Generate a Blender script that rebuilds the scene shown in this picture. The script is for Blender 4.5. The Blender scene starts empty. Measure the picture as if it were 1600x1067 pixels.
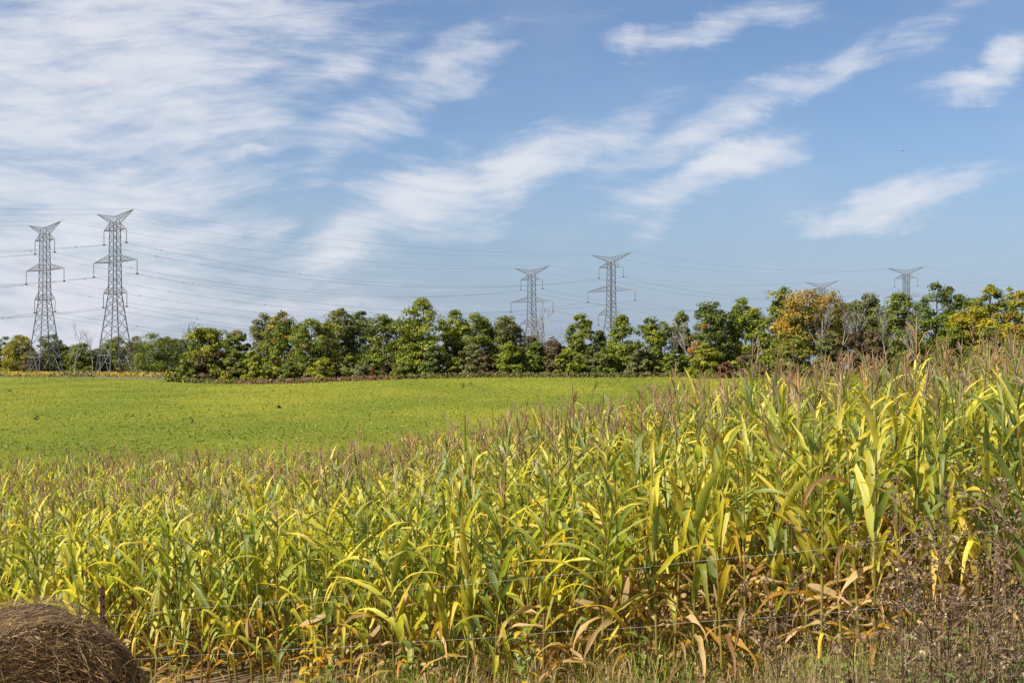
import bpy, math, random
import numpy as np
from mathutils import Vector, Matrix

R = math.radians
sc = bpy.context.scene
COL = sc.collection
rng = np.random.default_rng(11)

# ------------------------------------------------------------------ camera
F = 2222.0            # focal length in photograph pixels (1600 wide)
HZ = 575.0            # picture row of the horizon
CAMZ = 3.0
cam = bpy.data.cameras.new('camera')
cam.lens = 50.0; cam.sensor_width = 36.0
cam.shift_y = (HZ - 533.5) / 1600.0
cam.clip_start = 0.1; cam.clip_end = 20000
camo = bpy.data.objects.new('camera', cam); COL.objects.link(camo)
camo.location = (0, 0, CAMZ); camo.rotation_euler = (R(90), 0, 0)
sc.camera = camo

# ------------------------------------------------------------------ sun, sky, exposure
SUN_AZ, SUN_EL = R(-122), R(44)
S = Vector((math.sin(SUN_AZ) * math.cos(SUN_EL), math.cos(SUN_AZ) * math.cos(SUN_EL), math.sin(SUN_EL)))
sl = bpy.data.lights.new('sun', 'SUN'); sl.energy = 5.0; sl.angle = R(0.53); sl.color = (1.0, 0.93, 0.82)
so = bpy.data.objects.new('sun', sl); COL.objects.link(so)
so.rotation_euler = S.to_track_quat('Z', 'Y').to_euler(); so.location = (-40, -10, 60)
vs = sc.view_settings
vs.view_transform = 'Standard'; vs.look = 'None'; vs.gamma = 1.0; vs.use_curve_mapping = False
vs.exposure = 1.0
sc.cycles.use_denoising = False
sc.cycles.max_bounces = 6; sc.cycles.diffuse_bounces = 3; sc.cycles.glossy_bounces = 2; sc.cycles.transmission_bounces = 4
sc.cycles.transparent_max_bounces = 8

world = bpy.data.worlds.new('World'); sc.world = world; world.use_nodes = True
wt = world.node_tree; wt.nodes.clear()


class NT:
    def __init__(s, t): s.t = t
    def n(s, typ, **kw):
        x = s.t.nodes.new(typ)
        for k, v in kw.items(): setattr(x, k, v)
        return x
    def l(s, a, b): s.t.links.new(a, b)
    def put(s, sock, v):
        if hasattr(v, 'links') or isinstance(v, bpy.types.NodeSocket): s.l(v, sock)
        else: sock.default_value = v
    def m(s, op, a, b=0.0, c=None, clamp=False):
        x = s.n('ShaderNodeMath', operation=op); x.use_clamp = clamp
        s.put(x.inputs[0], a); s.put(x.inputs[1], b)
        if c is not None: s.put(x.inputs[2], c)
        return x.outputs[0]
    def mix(s, f, a, b, typ='MIX'):
        x = s.n('ShaderNodeMix', data_type='RGBA', blend_type=typ)
        s.put(x.inputs[0], f); s.put(x.inputs[6], a); s.put(x.inputs[7], b)
        return x.outputs[2]
    def ramp(s, v, a, b, lo=0.0, hi=1.0, smooth=True):
        x = s.n('ShaderNodeMapRange', interpolation_type='SMOOTHSTEP' if smooth else 'LINEAR')
        s.put(x.inputs[0], v); x.inputs[1].default_value = a; x.inputs[2].default_value = b
        x.inputs[3].default_value = lo; x.inputs[4].default_value = hi
        return x.outputs[0]
    def noise(s, vec, scale, detail=4, rough=0.55, dist=0.0):
        x = s.n('ShaderNodeTexNoise'); x.inputs['Scale'].default_value = scale
        x.inputs['Detail'].default_value = detail; x.inputs['Roughness'].default_value = rough
        x.inputs['Distortion'].default_value = dist
        if vec is not None: s.l(vec, x.inputs['Vector'])
        return x.outputs['Fac']


w = NT(wt)
sky = w.n('ShaderNodeTexSky', sky_type='NISHITA', sun_disc=False)
sky.sun_elevation = SUN_EL; sky.sun_rotation = SUN_AZ
sky.altitude = 250; sky.air_density = 1.0; sky.dust_density = 0.7; sky.ozone_density = 3.0
tc = w.n('ShaderNodeTexCoord')
sep = w.n('ShaderNodeSeparateXYZ'); w.l(tc.outputs['Generated'], sep.inputs[0])
az = w.m('ARCTAN2', sep.outputs[0], sep.outputs[1])
el = w.m('ARCSINE', sep.outputs[2])
cmb = w.n('ShaderNodeCombineXYZ'); w.l(az, cmb.inputs[0]); w.l(el, cmb.inputs[1])
P = cmb.outputs[0]


def dirang(x, y):
    v = Vector(((x - 800) / F, 1, (HZ - y) / F)).normalized()
    return math.atan2(v.x, v.y), math.asin(v.z)


# warp the angular coordinates so that the cloud edges fray
wn = w.n('ShaderNodeTexNoise'); wn.inputs['Scale'].default_value = 9; wn.inputs['Detail'].default_value = 5
wn.inputs['Roughness'].default_value = 0.6
w.l(P, wn.inputs['Vector'])
vsub = w.n('ShaderNodeVectorMath', operation='SUBTRACT'); w.l(wn.outputs['Color'], vsub.inputs[0]); vsub.inputs[1].default_value = (.5, .5, .5)
vsc = w.n('ShaderNodeVectorMath', operation='SCALE'); w.l(vsub.outputs[0], vsc.inputs[0]); vsc.inputs['Scale'].default_value = 0.055
vadd = w.n('ShaderNodeVectorMath', operation='ADD'); w.l(P, vadd.inputs[0]); w.l(vsc.outputs[0], vadd.inputs[1])
PW = vadd.outputs[0]
# the cirrus in view: (x, y, half length px, half width px, rise degrees, weight)
CLOUDS = [
    (230, 70, 380, 190, 15, .92), (120, 330, 330, 170, -12, .80), (90, 480, 330, 130, 0, .85), (40, 200, 200, 200, 0, .8), (310, 330, 130, 60, -35, .65), (330, 500, 460, 90, 0, .62),
    (420, 15, 240, 40, 12, .62), (330, 180, 170, 60, 10, .60), (270, 265, 130, 34, -8, .70), (390, 243, 70, 12, 0, .75), (300, 290, 170, 40, 8, .6),
    (560, 190, 120, 50, 12, .80), (530, 100, 75, 34, 6, .72), (690, 110, 150, 42, 22, .62), (500, 255, 80, 34, 50, .45),
    (430, 355, 60, 20, 20, .60), (560, 370, 140, 42, 24, .85), (660, 315, 150, 62, 14, 1.0), (810, 265, 150, 48, 27, .95), (950, 205, 130, 34, 27, .70),
    (1140, 175, 170, 36, 26, .70), (1300, 110, 120, 30, 30, .52), (1440, 50, 140, 28, 26, .45), (700, 360, 150, 30, 18, .5),
    (1130, 262, 150, 34, 20, .92), (1030, 315, 110, 38, 10, .85), (1030, 345, 60, 30, 40, .62), (1010, 250, 170, 40, 22, .40),
    (1400, 320, 165, 30, 10, .95), (1290, 345, 70, 22, 0, .75), (1510, 290, 60, 22, 20, .65),
    (1510, 135, 80, 24, 4, 1.0), (1560, 110, 60, 30, 30, .8),
    (1100, 40, 160, 26, 15, .85), (990, 62, 55, 24, 0, .70), (1210, 15, 80, 22, 8, .7),
]
acc = None
for (x, y, hl, hw, deg, wgt) in CLOUDS:
    a, e = dirang(x, y)
    mp = w.n('ShaderNodeMapping', vector_type='TEXTURE')
    mp.inputs['Location'].default_value = (a, e, 0)
    mp.inputs['Rotation'].default_value = (0, 0, R(deg))
    mp.inputs['Scale'].default_value = (hl * 1.3 / F, hw * (1.75 if x < 500 else 1.55) / F, 1)
    w.l(PW, mp.inputs['Vector'])
    ln = w.n('ShaderNodeVectorMath', operation='LENGTH'); w.l(mp.outputs[0], ln.inputs[0])
    g = w.ramp(ln.outputs['Value'], 0.05, 1.12, wgt * (.93 if x < 500 else .88), 0.0)
    acc = g if acc is None else w.m('SMOOTH_MAX', acc, g, 0.12)
# the rest of the sky carries the same kind of cirrus
oth = w.ramp(w.noise(P, 3.2, 3, .5), .42, .68, 0, .85)
outx = w.ramp(w.m('ABSOLUTE', az), .37, .47)
outy = w.ramp(el, .27, .36)
outm = w.m('MAXIMUM', outx, outy)
acc = w.m('MAXIMUM', acc, w.m('MULTIPLY', oth, outm))
# filaments: noise drawn out along the wind
gn = w.n('ShaderNodeTexNoise'); gn.inputs['Scale'].default_value = 4.5; gn.inputs['Detail'].default_value = 1.5; w.l(P, gn.inputs['Vector'])
gs = w.n('ShaderNodeVectorMath', operation='SUBTRACT'); w.l(gn.outputs['Color'], gs.inputs[0]); gs.inputs[1].default_value = (.5, .5, .5)
gm = w.n('ShaderNodeVectorMath', operation='SCALE'); w.l(gs.outputs[0], gm.inputs[0]); gm.inputs['Scale'].default_value = 0.085
ga = w.n('ShaderNodeVectorMath', operation='ADD'); w.l(P, ga.inputs[0]); w.l(gm.outputs[0], ga.inputs[1])
PF = ga.outputs[0]
mpf = w.n('ShaderNodeMapping'); mpf.inputs['Rotation'].default_value = (0, 0, R(-24)); mpf.inputs['Scale'].default_value = (5, 22, 1)
w.l(PF, mpf.inputs['Vector'])
fil = w.noise(mpf.outputs[0], 1.6, 8, .6, .15)
mpg = w.n('ShaderNodeMapping'); mpg.inputs['Rotation'].default_value = (0, 0, R(-44)); mpg.inputs['Scale'].default_value = (12, 60, 1)
w.l(PF, mpg.inputs['Vector'])
fig = w.noise(mpg.outputs[0], 1.8, 6, .62, .1)
tex = w.m('ADD', w.m('MULTIPLY', fil, .6), w.m('MULTIPLY', fig, .4))
dens = w.m('ADD', acc, w.m('MULTIPLY', w.m('SUBTRACT', tex, .5), 2.3))
dens = w.m('MULTIPLY', w.ramp(dens, .08, 1.02), w.ramp(acc, 0.0, .25))
veil = w.ramp(w.noise(P, 6, 4), .4, .8, 0.0, .10)
dens = w.m('ADD', w.m('MULTIPLY', dens, .90), veil, clamp=True)
skyc = w.mix(1.0, sky.outputs[0], (.95, .995, 1.10, 1), 'MULTIPLY')
skyc = w.mix(w.ramp(el, .17, -.01, 0, .82), skyc, (3.15, 3.95, 5.45, 1))
cl = w.mix(dens, skyc, (7.3, 7.5, 8.1, 1))
bg = w.n('ShaderNodeBackground'); bg.inputs['Strength'].default_value = 0.053
w.l(cl, bg.inputs['Color'])
wo = w.n('ShaderNodeOutputWorld'); w.l(bg.outputs[0], wo.inputs['Surface'])


# ------------------------------------------------------------------ helpers
def tag(o, label=None, cat=None, group=None, kind=None):
    if label: o['label'] = label
    if cat: o['category'] = cat
    if group: o['group'] = group
    if kind: o['kind'] = kind
    return o


def link(name, data, parent=None, loc=None):
    o = bpy.data.objects.new(name, data); COL.objects.link(o)
    if parent is not None: o.parent = parent
    if loc is not None: o.location = loc
    return o


def empty(name, loc, rz=0.0):
    o = link(name, None, None, loc); o.rotation_euler = (0, 0, rz); o.empty_display_size = .2
    return o


def mesh_np(name, V, Q=None, T=None, mats=(), smooth=True, col=None, lf=None):
    V = np.asarray(V, np.float32).reshape(-1, 3)
    me = bpy.data.meshes.new(name)
    Q = np.zeros((0, 4), np.int32) if Q is None else np.asarray(Q, np.int32).reshape(-1, 4)
    T = np.zeros((0, 3), np.int32) if T is None else np.asarray(T, np.int32).reshape(-1, 3)
    me.vertices.add(len(V)); me.vertices.foreach_set('co', V.ravel())
    nl = Q.size + T.size
    me.loops.add(nl); me.loops.foreach_set('vertex_index', np.concatenate([Q.ravel(), T.ravel()]).astype(np.int32))
    npoly = len(Q) + len(T)
    me.polygons.add(npoly)
    st = np.concatenate([np.arange(len(Q)) * 4, Q.size + np.arange(len(T)) * 3]).astype(np.int32)
    me.polygons.foreach_set('loop_start', st)
    me.polygons.foreach_set('use_smooth', np.full(npoly, smooth, bool))
    if col is not None:
        a = me.attributes.new('tint', 'FLOAT_COLOR', 'POINT')
        c = np.ones((len(V), 4), np.float32); c[:, :3] = col
        a.data.foreach_set('color', c.ravel())
    if lf is not None:
        a = me.attributes.new('lf', 'FLOAT_VECTOR', 'POINT')
        a.data.foreach_set('vector', np.asarray(lf, np.float32).ravel())
    for m in mats: me.materials.append(m)
    me.update(calc_edges=True); me.validate()
    return me


class MB:
    """collects pieces of one mesh"""
    def __init__(s): s.V = []; s.Q = []; s.T = []; s.C = []; s.L = []; s.n = 0
    def add(s, V, Q=None, T=None, col=None, lf=None):
        V = np.asarray(V, float).reshape(-1, 3)
        if Q is not None and len(Q): s.Q.append(np.asarray(Q, int) + s.n)
        if T is not None and len(T): s.T.append(np.asarray(T, int) + s.n)
        s.V.append(V)
        c = np.ones((len(V), 3)); c[:] = (1, 1, 1) if col is None else col
        s.C.append(c)
        l = np.zeros((len(V), 3))
        if lf is not None: l[:] = lf
        s.L.append(l)
        s.n += len(V)
    def box(s, c, d, rot=None, col=None):
        x, y, z = np.array(d) / 2
        v = np.array([(-x, -y, -z), (x, -y, -z), (x, y, -z), (-x, y, -z), (-x, -y, z), (x, -y, z), (x, y, z), (-x, y, z)])
        if rot is not None: v = v @ np.array(rot).T
        s.add(v + np.array(c), [(0, 3, 2, 1), (4, 5, 6, 7), (0, 1, 5, 4), (1, 2, 6, 5), (2, 3, 7, 6), (3, 0, 4, 7)], col=col)
    def tube(s, pts, rad, sides=4, caps=False, col=None, lf=None):
        pts = np.asarray(pts, float); n = len(pts)
        rad = np.full(n, rad, float) if np.isscalar(rad) else np.asarray(rad, float)
        tg = np.gradient(pts, axis=0); tg /= np.linalg.norm(tg, axis=1)[:, None] + 1e-9
        up = np.array([0, 0, 1.0]) if abs(tg[0][2]) < .9 else np.array([1.0, 0, 0])
        a = np.cross(tg, up); a /= np.linalg.norm(a, axis=1)[:, None] + 1e-9
        b = np.cross(tg, a)
        th = np.arange(sides) / sides * 2 * np.pi + .4
        V = pts[:, None, :] + rad[:, None, None] * (np.cos(th)[None, :, None] * a[:, None, :] + np.sin(th)[None, :, None] * b[:, None, :])
        i = np.arange(n - 1)[:, None] * sides; j = np.arange(sides)[None, :]; k = (j + 1) % sides
        Q = np.stack([i + j, i + k, i + sides + k, i + sides + j], -1).reshape(-1, 4)
        T = None
        if caps:
            T = [(0, q, q + 1) for q in range(1, sides - 1)] + [((n - 1) * sides, (n - 1) * sides + q + 1, (n - 1) * sides + q) for q in range(1, sides - 1)]
        s.add(V.reshape(-1, 3), Q, T, col=col, lf=lf)
    def bar(s, p, q, r, col=None): s.tube([p, q], r, 4, True, col)
    def mesh(s, name, mats, smooth=False, tint=False, lf=False):
        return mesh_np(name, np.concatenate(s.V), np.concatenate(s.Q) if s.Q else None, np.concatenate(s.T) if s.T else None, mats, smooth,
                       np.concatenate(s.C) if tint else None, np.concatenate(s.L) if lf else None)
    def build(s, name, mats, parent=None, smooth=False, tint=False, lf=False, loc=None):
        return link(name, s.mesh(name, mats if isinstance(mats, (list, tuple)) else [mats], smooth, tint, lf), parent, loc)


ONES = ['', 'first', 'second', 'third', 'fourth', 'fifth', 'sixth', 'seventh', 'eighth', 'ninth', 'tenth', 'eleventh', 'twelfth', 'thirteenth',
        'fourteenth', 'fifteenth', 'sixteenth', 'seventeenth', 'eighteenth', 'nineteenth']
TENS = ['', '', 'twent', 'thirt', 'fort', 'fift', 'sixt', 'sevent', 'eight', 'ninet']


def ordinal(n):
    if n < 20: return ONES[n]
    if n % 10 == 0: return TENS[n // 10] + 'ieth'
    return TENS[n // 10] + 'y-' + ONES[n % 10]


# ------------------------------------------------------------------ materials
def newmat(name):
    m = bpy.data.materials.new(name); m.use_nodes = True; m.node_tree.nodes.clear()
    return m, NT(m.node_tree)


def finish(t, shader):
    o = t.n('ShaderNodeOutputMaterial'); t.l(shader, o.inputs['Surface'])


def principled(t, col, rough=.6, metal=0.0, spec=.4, bump=None, bstr=.3, bdist=.02):
    p = t.n('ShaderNodeBsdfPrincipled')
    t.put(p.inputs['Base Color'], col); t.put(p.inputs['Roughness'], rough); t.put(p.inputs['Metallic'], metal)
    p.inputs['Specular IOR Level'].default_value = spec
    if bump is not None:
        b = t.n('ShaderNodeBump'); b.inputs['Strength'].default_value = bstr; b.inputs['Distance'].default_value = bdist
        t.l(bump, b.inputs['Height']); t.l(b.outputs[0], p.inputs['Normal'])
    return p


def speckle(name, c1, c2, scale=8.0, rough=.7, metal=0.0, spec=.3, bstr=.3, bdist=.01):
    m, t = newmat(name)
    tc = t.n('ShaderNodeTexCoord')
    f = t.noise(tc.outputs['Object'], scale, 5, .6)
    c = t.mix(t.ramp(f, .3, .7), (*c1, 1), (*c2, 1))
    p = principled(t, c, rough, metal, spec, f, bstr, bdist)
    finish(t, p.outputs[0]); return m


def leaf_material(name, per_vertex, kind='corn', trans=.42, rough=.42, spec=.45):
    """leaf tissue: colour from the object (single leaves) or from the mesh (masses); lf = (along, across, random)"""
    m, t = newmat(name)
    if per_vertex:
        a = t.n('ShaderNodeAttribute', attribute_name='tint'); base = a.outputs['Color']
    else:
        a = t.n('ShaderNodeObjectInfo'); base = a.outputs['Color']
    col = base
    bump = None
    if kind == 'corn':
        l = t.n('ShaderNodeAttribute', attribute_name='lf')
        s = t.n('ShaderNodeSeparateXYZ'); t.l(l.outputs['Vector'], s.inputs[0])
        along, across, rnd = s.outputs
        tc = t.n('ShaderNodeTexCoord')
        cv = t.n('ShaderNodeCombineXYZ')
        t.l(t.m('MULTIPLY', along, 5.0), cv.inputs[0]); t.l(t.m('MULTIPLY', across, 9.0), cv.inputs[1]); 
        if per_vertex: t.l(t.m('MULTIPLY', rnd, 37.0), cv.inputs[2])
        else: t.l(t.m('MULTIPLY', a.outputs['Random'], 37.0), cv.inputs[2])
        streak = t.noise(cv.outputs[0], 1.0, 4, .6)
        # yellowing that creeps in from the tip and the edges, then burnt tips
        edge = t.m('ABSOLUTE', across)
        yel = t.m('ADD', t.m('MULTIPLY', along, .38), t.m('MULTIPLY', edge, .20))
        yel = t.m('ADD', yel, t.m('MULTIPLY', t.m('SUBTRACT', streak, .5), 1.5))
        ycol = t.mix(1.0, base, (1.75, 1.22, .75, 1), 'MULTIPLY')
        col = t.mix(t.ramp(yel, .18, .72), base, ycol)
        tip = t.ramp(t.m('ADD', along, t.m('MULTIPLY', t.m('SUBTRACT', streak, .5), .5)), .90, 1.06)
        col = t.mix(tip, col, (.30, .19, .08, 1))
        sv = t.n('ShaderNodeCombineXYZ'); t.l(t.m('MULTIPLY', along, 26.0), sv.inputs[0]); t.l(t.m('MULTIPLY', across, 3.0), sv.inputs[1]); t.l(t.m('MULTIPLY', a.outputs['Random'], 53.0) if not per_vertex else t.m('MULTIPLY', rnd, 53.0), sv.inputs[2])
        spot = t.ramp(t.noise(sv.outputs[0], 1.0, 3, .6), .66, .74, 0, .75)
        col = t.mix(spot, col, (.34, .22, .09, 1))
        rib = t.ramp(edge, .05, .16, .55, 0.0)
        col = t.mix(rib, col, t.mix(.6, col, (.36, .38, .17, 1)))
        wv = t.n('ShaderNodeTexWave'); wv.inputs['Scale'].default_value = 1.0
        cw = t.n('ShaderNodeCombineXYZ'); t.l(t.m('MULTIPLY', across, 3.5), cw.inputs[0]); t.l(cw.outputs[0], wv.inputs['Vector'])
        bump = wv.outputs['Fac']
    else:
        tc = t.n('ShaderNodeTexCoord')
        f = t.noise(tc.outputs['Object'], 2.5, 3)
        col = t.mix(t.ramp(f, .3, .7), t.mix(1.0, base, (.82, .86, .8, 1), 'MULTIPLY'), t.mix(1.0, base, (1.15, 1.1, 1.1, 1), 'MULTIPLY'))
    p = principled(t, col, rough, 0, spec, bump, .25, .004)
    tr = t.n('ShaderNodeBsdfTranslucent')
    t.l(t.mix(1.0, col, (1.25, 1.25, .70, 1), 'MULTIPLY'), tr.inputs['Color'])
    mx = t.n('ShaderNodeMixShader'); mx.inputs[0].default_value = trans
    t.l(p.outputs[0], mx.inputs[1]); t.l(tr.outputs[0], mx.inputs[2])
    finish(t, mx.outputs[0]); return m


M = {}
M['corn_leaf'] = leaf_material('corn_leaf', False, trans=.48)
M['corn_mass'] = leaf_material('corn_mass', True, trans=.48)
M['tree_leaf'] = leaf_material('tree_leaf', True, 'tree', .30, .55, .3)
M['weed_leaf'] = leaf_material('weed_leaf', True, 'tree', .35, .5, .3)
M['bark'] = speckle('bark', (.075, .06, .05), (.17, .145, .12), 3, .9)
M['pale_bark'] = speckle('pale_bark', (.16, .145, .13), (.36, .33, .30), 3, .9)
M['steel'] = speckle('galvanised_steel', (.085, .092, .105), (.15, .16, .175), .8, .6, .2, .4)
M['insulator'] = speckle('insulator', (.05, .05, .055), (.09, .09, .095), 2, .4)
M['cable'] = speckle('cable', (.19, .195, .205), (.25, .255, .27), .2, .6, .1)
M['rust'] = speckle('rusty_post', (.028, .014, .010), (.07, .032, .020), 20, .75, .2)
M['wire'] = speckle('fence_wire', (.34, .35, .35), (.46, .47, .46), 30, .6, .0)
M['feather'] = speckle('feather', (.015, .015, .018), (.03, .03, .033), 30, .7)
M['pod'] = speckle('pod', (.16, .2, .07), (.26, .28, .12), 30, .7)


def soil_material(name):
    m, t = newmat(name)
    g = t.n('ShaderNodeNewGeometry')
    f1 = t.noise(g.outputs['Position'], 1.3, 6, .65); f2 = t.noise(g.outputs['Position'], 14, 5, .6); f3 = t.noise(g.outputs['Position'], .05, 4)
    c = t.mix(t.ramp(f2, .3, .7), (.095, .062, .035, 1), (.22, .15, .085, 1))
    c = t.mix(t.ramp(f1, .45, .7), c, (.16, .13, .055, 1))
    # away from the rows the ground wears grass
    s = t.n('ShaderNodeSeparateXYZ'); t.l(g.outputs['Position'], s.inputs[0])
    far = t.ramp(s.outputs[1], 45, 70)
    gc = t.mix(t.ramp(f3, .35, .65), (.085, .105, .028, 1), (.15, .13, .045, 1))
    c = t.mix(far, c, gc)
    p = principled(t, c, .95, 0, .15, f2, .8, .06)
    finish(t, p.outputs[0]); return m


def field_material(name):
    m, t = newmat(name)
    g = t.n('ShaderNodeNewGeometry')
    mp = t.n('ShaderNodeMapping'); mp.inputs['Scale'].default_value = (1, .35, 1); t.l(g.outputs['Position'], mp.inputs['Vector'])
    f1 = t.noise(mp.outputs[0], .05, 5, .6); f2 = t.noise(g.outputs['Position'], 1.1, 6, .7); f3 = t.noise(g.outputs['Position'], 5.0, 4, .7)
    c = t.mix(t.ramp(f1, .40, .60), (.100, .128, .008, 1), (.180, .182, .014, 1))
    c = t.mix(t.ramp(f2, .45, .75, 0, .7), c, (.075, .105, .008, 1))
    c = t.mix(t.ramp(f3, .5, .75, 0, .5), c, (.26, .25, .025, 1))
    h = t.m('ADD', f2, t.m('MULTIPLY', f3, .5))
    p = principled(t, c, .9, 0, .1, h, .8, .16)
    finish(t, p.outputs[0]); return m


M['soil'] = soil_material('soil'); M['field'] = field_material('green_field')

# ------------------------------------------------------------------ terrain
NX, NY = .579, .815       # unit normal of fence and corn rows, pointing into the field
TX, TY = .815, -.579      # along the rows


def sstep(a, b, x):
    t = np.clip((np.asarray(x, float) - a) / (b - a), 0, 1); return t * t * (3 - 2 * t)


def relg(X, Y):
    """ground height relative to the camera"""
    X = np.asarray(X, float); Y = np.asarray(Y, float)
    near = -2.9 + np.where(X > 0, 4.0 * (1 - np.exp(-np.maximum(X, 0) * .185 / 4.0)), -1.7 * (1 - np.exp(np.minimum(X, 0) * .19 / 1.7)))
    near = near + .03 * np.sin(X * 1.7 + Y * .9) + .02 * np.sin(X * 3.1 - Y * 2.3)
    near = near - .024 * np.maximum(0, NX * X + NY * Y - 12.5)
    near = near + (-1.7 - near) * (1 - sstep(1.0, 8.0, Y))
    far = -4.25 + 2.55 * sstep(40, 250, Y)
    far = far - .95 * np.exp(-((X + 42) / 22) ** 2) * np.exp(-((Y - 250) / 60) ** 2)
    far = far + .28 * np.exp(-((X + 0) / 28) ** 2) * np.exp(-((Y - 215) / 40) ** 2)
    far = far + .3 * np.sin(X * .045 + 1) * sstep(60, 120, Y) * (1 - sstep(160, 230, Y))
    far = far - 1.4 * sstep(270, 460, Y) 
    far = far + 1.3 * sstep(15, 60, X) * (1 - sstep(180, 320, Y)) * sstep(40, 120, Y)
    n = NX * X + NY * Y
    k = sstep(25.5, 46, n)
    return near * (1 - k) + far * k


def gz(X, Y): return relg(X, Y) + CAMZ


def at(x, y, Y): return ((x - 800) / F * Y, Y, CAMZ - (y - HZ) / F * Y)


def build_ground():
    ys = np.concatenate([np.arange(-12, 40, .5), np.arange(40, 300, 3.0), np.geomspace(300, 9000, 40)])
    us = np.linspace(-1.6, 1.6, 161)
    # a fan-shaped sheet that reaches the horizon; wide near the camera
    Yg, U = np.meshgrid(ys, us, indexing='ij')
    Xg = U * (np.maximum(Yg, 0) * .62 + 16)
    Zg = gz(Xg, Yg)
    V = np.stack([Xg, Yg, Zg], -1).reshape(-1, 3)
    ny, nx = Yg.shape
    i = np.arange(ny - 1)[:, None] * nx; j = np.arange(nx - 1)[None, :]
    Q = np.stack([i + j, i + j + 1, i + nx + j + 1, i + nx + j], -1).reshape(-1, 4)
    c = V[Q].mean(1)
    n = NX * c[:, 0] + NY * c[:, 1]
    edge = 246 + 6 * np.sin(c[:, 0] * .05)
    infield = (n > 27.5) & (c[:, 1] < edge) & (c[:, 1] > 18)
    for nm, sel, mt in (('ground', ~infield, 'soil'), ('green_field', infield, 'field')):
        q = Q[sel]; used, inv = np.unique(q, return_inverse=True)
        o = link(nm, mesh_np(nm, V[used], inv.reshape(-1, 4), None, [M[mt]]))
        tag(o, kind='structure')
        o['label'] = 'brown soil and rough grass ground under the corn and trees' if nm == 'ground' else 'smooth bright green crop field behind the corn'


build_ground()


def quads_scatter(P0, size, nrm_bias, r, aspect=.55, droop=0.0):
    """rhombic leaf faces at points P0 (N,3) with roughly given normals"""
    N = len(P0)
    nn = nrm_bias + r.normal(0, .65, (N, 3)); nn /= np.linalg.norm(nn, axis=1)[:, None] + 1e-9
    a = np.cross(nn, r.normal(0, 1, (N, 3))); a /= np.linalg.norm(a, axis=1)[:, None] + 1e-9
    b = np.cross(nn, a)
    s = np.asarray(size).reshape(-1, 1)
    V = np.stack([P0 - a * s * .5, P0 + b * s * .5 * aspect + nn * s * .06, P0 + a * s * .5, P0 - b * s * .5 * aspect + nn * s * .06], 1)
    Q = np.arange(N * 4).reshape(-1, 4)
    return V.reshape(-1, 3), Q


def tris_scatter(P0, size, nrm_bias, r):
    N = len(P0)
    nn = nrm_bias + r.normal(0, .6, (N, 3)); nn /= np.linalg.norm(nn, axis=1)[:, None] + 1e-9
    a = np.cross(nn, r.normal(0, 1, (N, 3))); a /= np.linalg.norm(a, axis=1)[:, None] + 1e-9
    b = np.cross(nn, a); s = np.asarray(size).reshape(-1, 1)
    V = np.stack([P0 - a * s * .5 - b * s * .2, P0 + a * s * .5 - b * s * r.uniform(-.1, .4, (N, 1)), P0 + b * s * .55], 1)
    return V.reshape(-1, 3), np.arange(N * 3).reshape(-1, 3)


# ------------------------------------------------------------------ green crop cover (uncountable)
def build_crop():
    r = np.random.default_rng(5)
    N = 90000
    Y = 27 * (248 / 27) ** (r.random(N) ** .8)
    U = r.uniform(-.43, .36, N)
    X = U * Y
    n = NX * X + NY * Y
    patch = np.sin(X * .21 + np.sin(Y * .13) * 2) + np.sin(Y * .33 + X * .11)
    keep = (n > 28) & (Y < 244 + 6 * np.sin(X * .05)) & (r.random(N) < .72 + .2 * patch)
    X, Y = X[keep], Y[keep]; N = len(X)
    h = r.uniform(.02, .09, N) * (1 + .25 * np.sin(X * .3) * np.sin(Y * .17))
    P0 = np.stack([X, Y, gz(X, Y) + h], -1)
    V, Q = quads_scatter(np.repeat(P0, 2, 0) + r.normal(0, .11, (N * 2, 3)) * (1, 1, .4), r.uniform(.07, .16, N * 2) * np.repeat(.8 + Y / 300, 2), np.array([-.3, -.6, .8]), r, .6)
    base = np.array([.130, .162, .010]); alt = np.array([.205, .206, .018]); dk = np.array([.078, .100, .010])
    m = r.random(N)[:, None]
    c = np.where(m < .5, base, np.where(m < .95, alt, dk)) * r.uniform(.75, 1.25, (N, 1))
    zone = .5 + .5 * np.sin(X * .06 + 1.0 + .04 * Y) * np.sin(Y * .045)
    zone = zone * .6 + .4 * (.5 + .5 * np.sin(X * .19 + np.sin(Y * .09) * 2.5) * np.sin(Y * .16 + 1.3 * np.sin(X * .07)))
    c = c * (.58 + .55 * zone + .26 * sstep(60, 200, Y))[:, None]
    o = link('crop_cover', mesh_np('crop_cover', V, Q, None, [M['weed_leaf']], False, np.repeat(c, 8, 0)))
    tag(o, 'low leafy green crop covering the rolling field', 'crop', kind='stuff')
    # darker tall weeds dotted over the field
    b = MB()
    for _ in range(12):
        y = r.uniform(70, 240); x = r.uniform(-.40, .2) * y
        if NX * x + NY * y < 40: continue
        k = r.integers(5, 10); s = r.uniform(.25, .6)
        p = np.array([x, y, gz(x, y)]) + r.normal(0, 1, (k, 3)) * (.25 * s, .25 * s, .2 * s) + (0, 0, s * .55)
        v, q = quads_scatter(p, r.uniform(.2, .38, k), np.array([-.2, -.3, .6]), r)
        b.add(v, q, col=np.array([.055, .075, .02]) * r.uniform(.8, 1.5))
    o = b.build('field_weeds', M['weed_leaf'], tint=True)
    tag(o, 'darker weed tufts dotted over the green field', 'weeds', kind='stuff')


build_crop()


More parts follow.
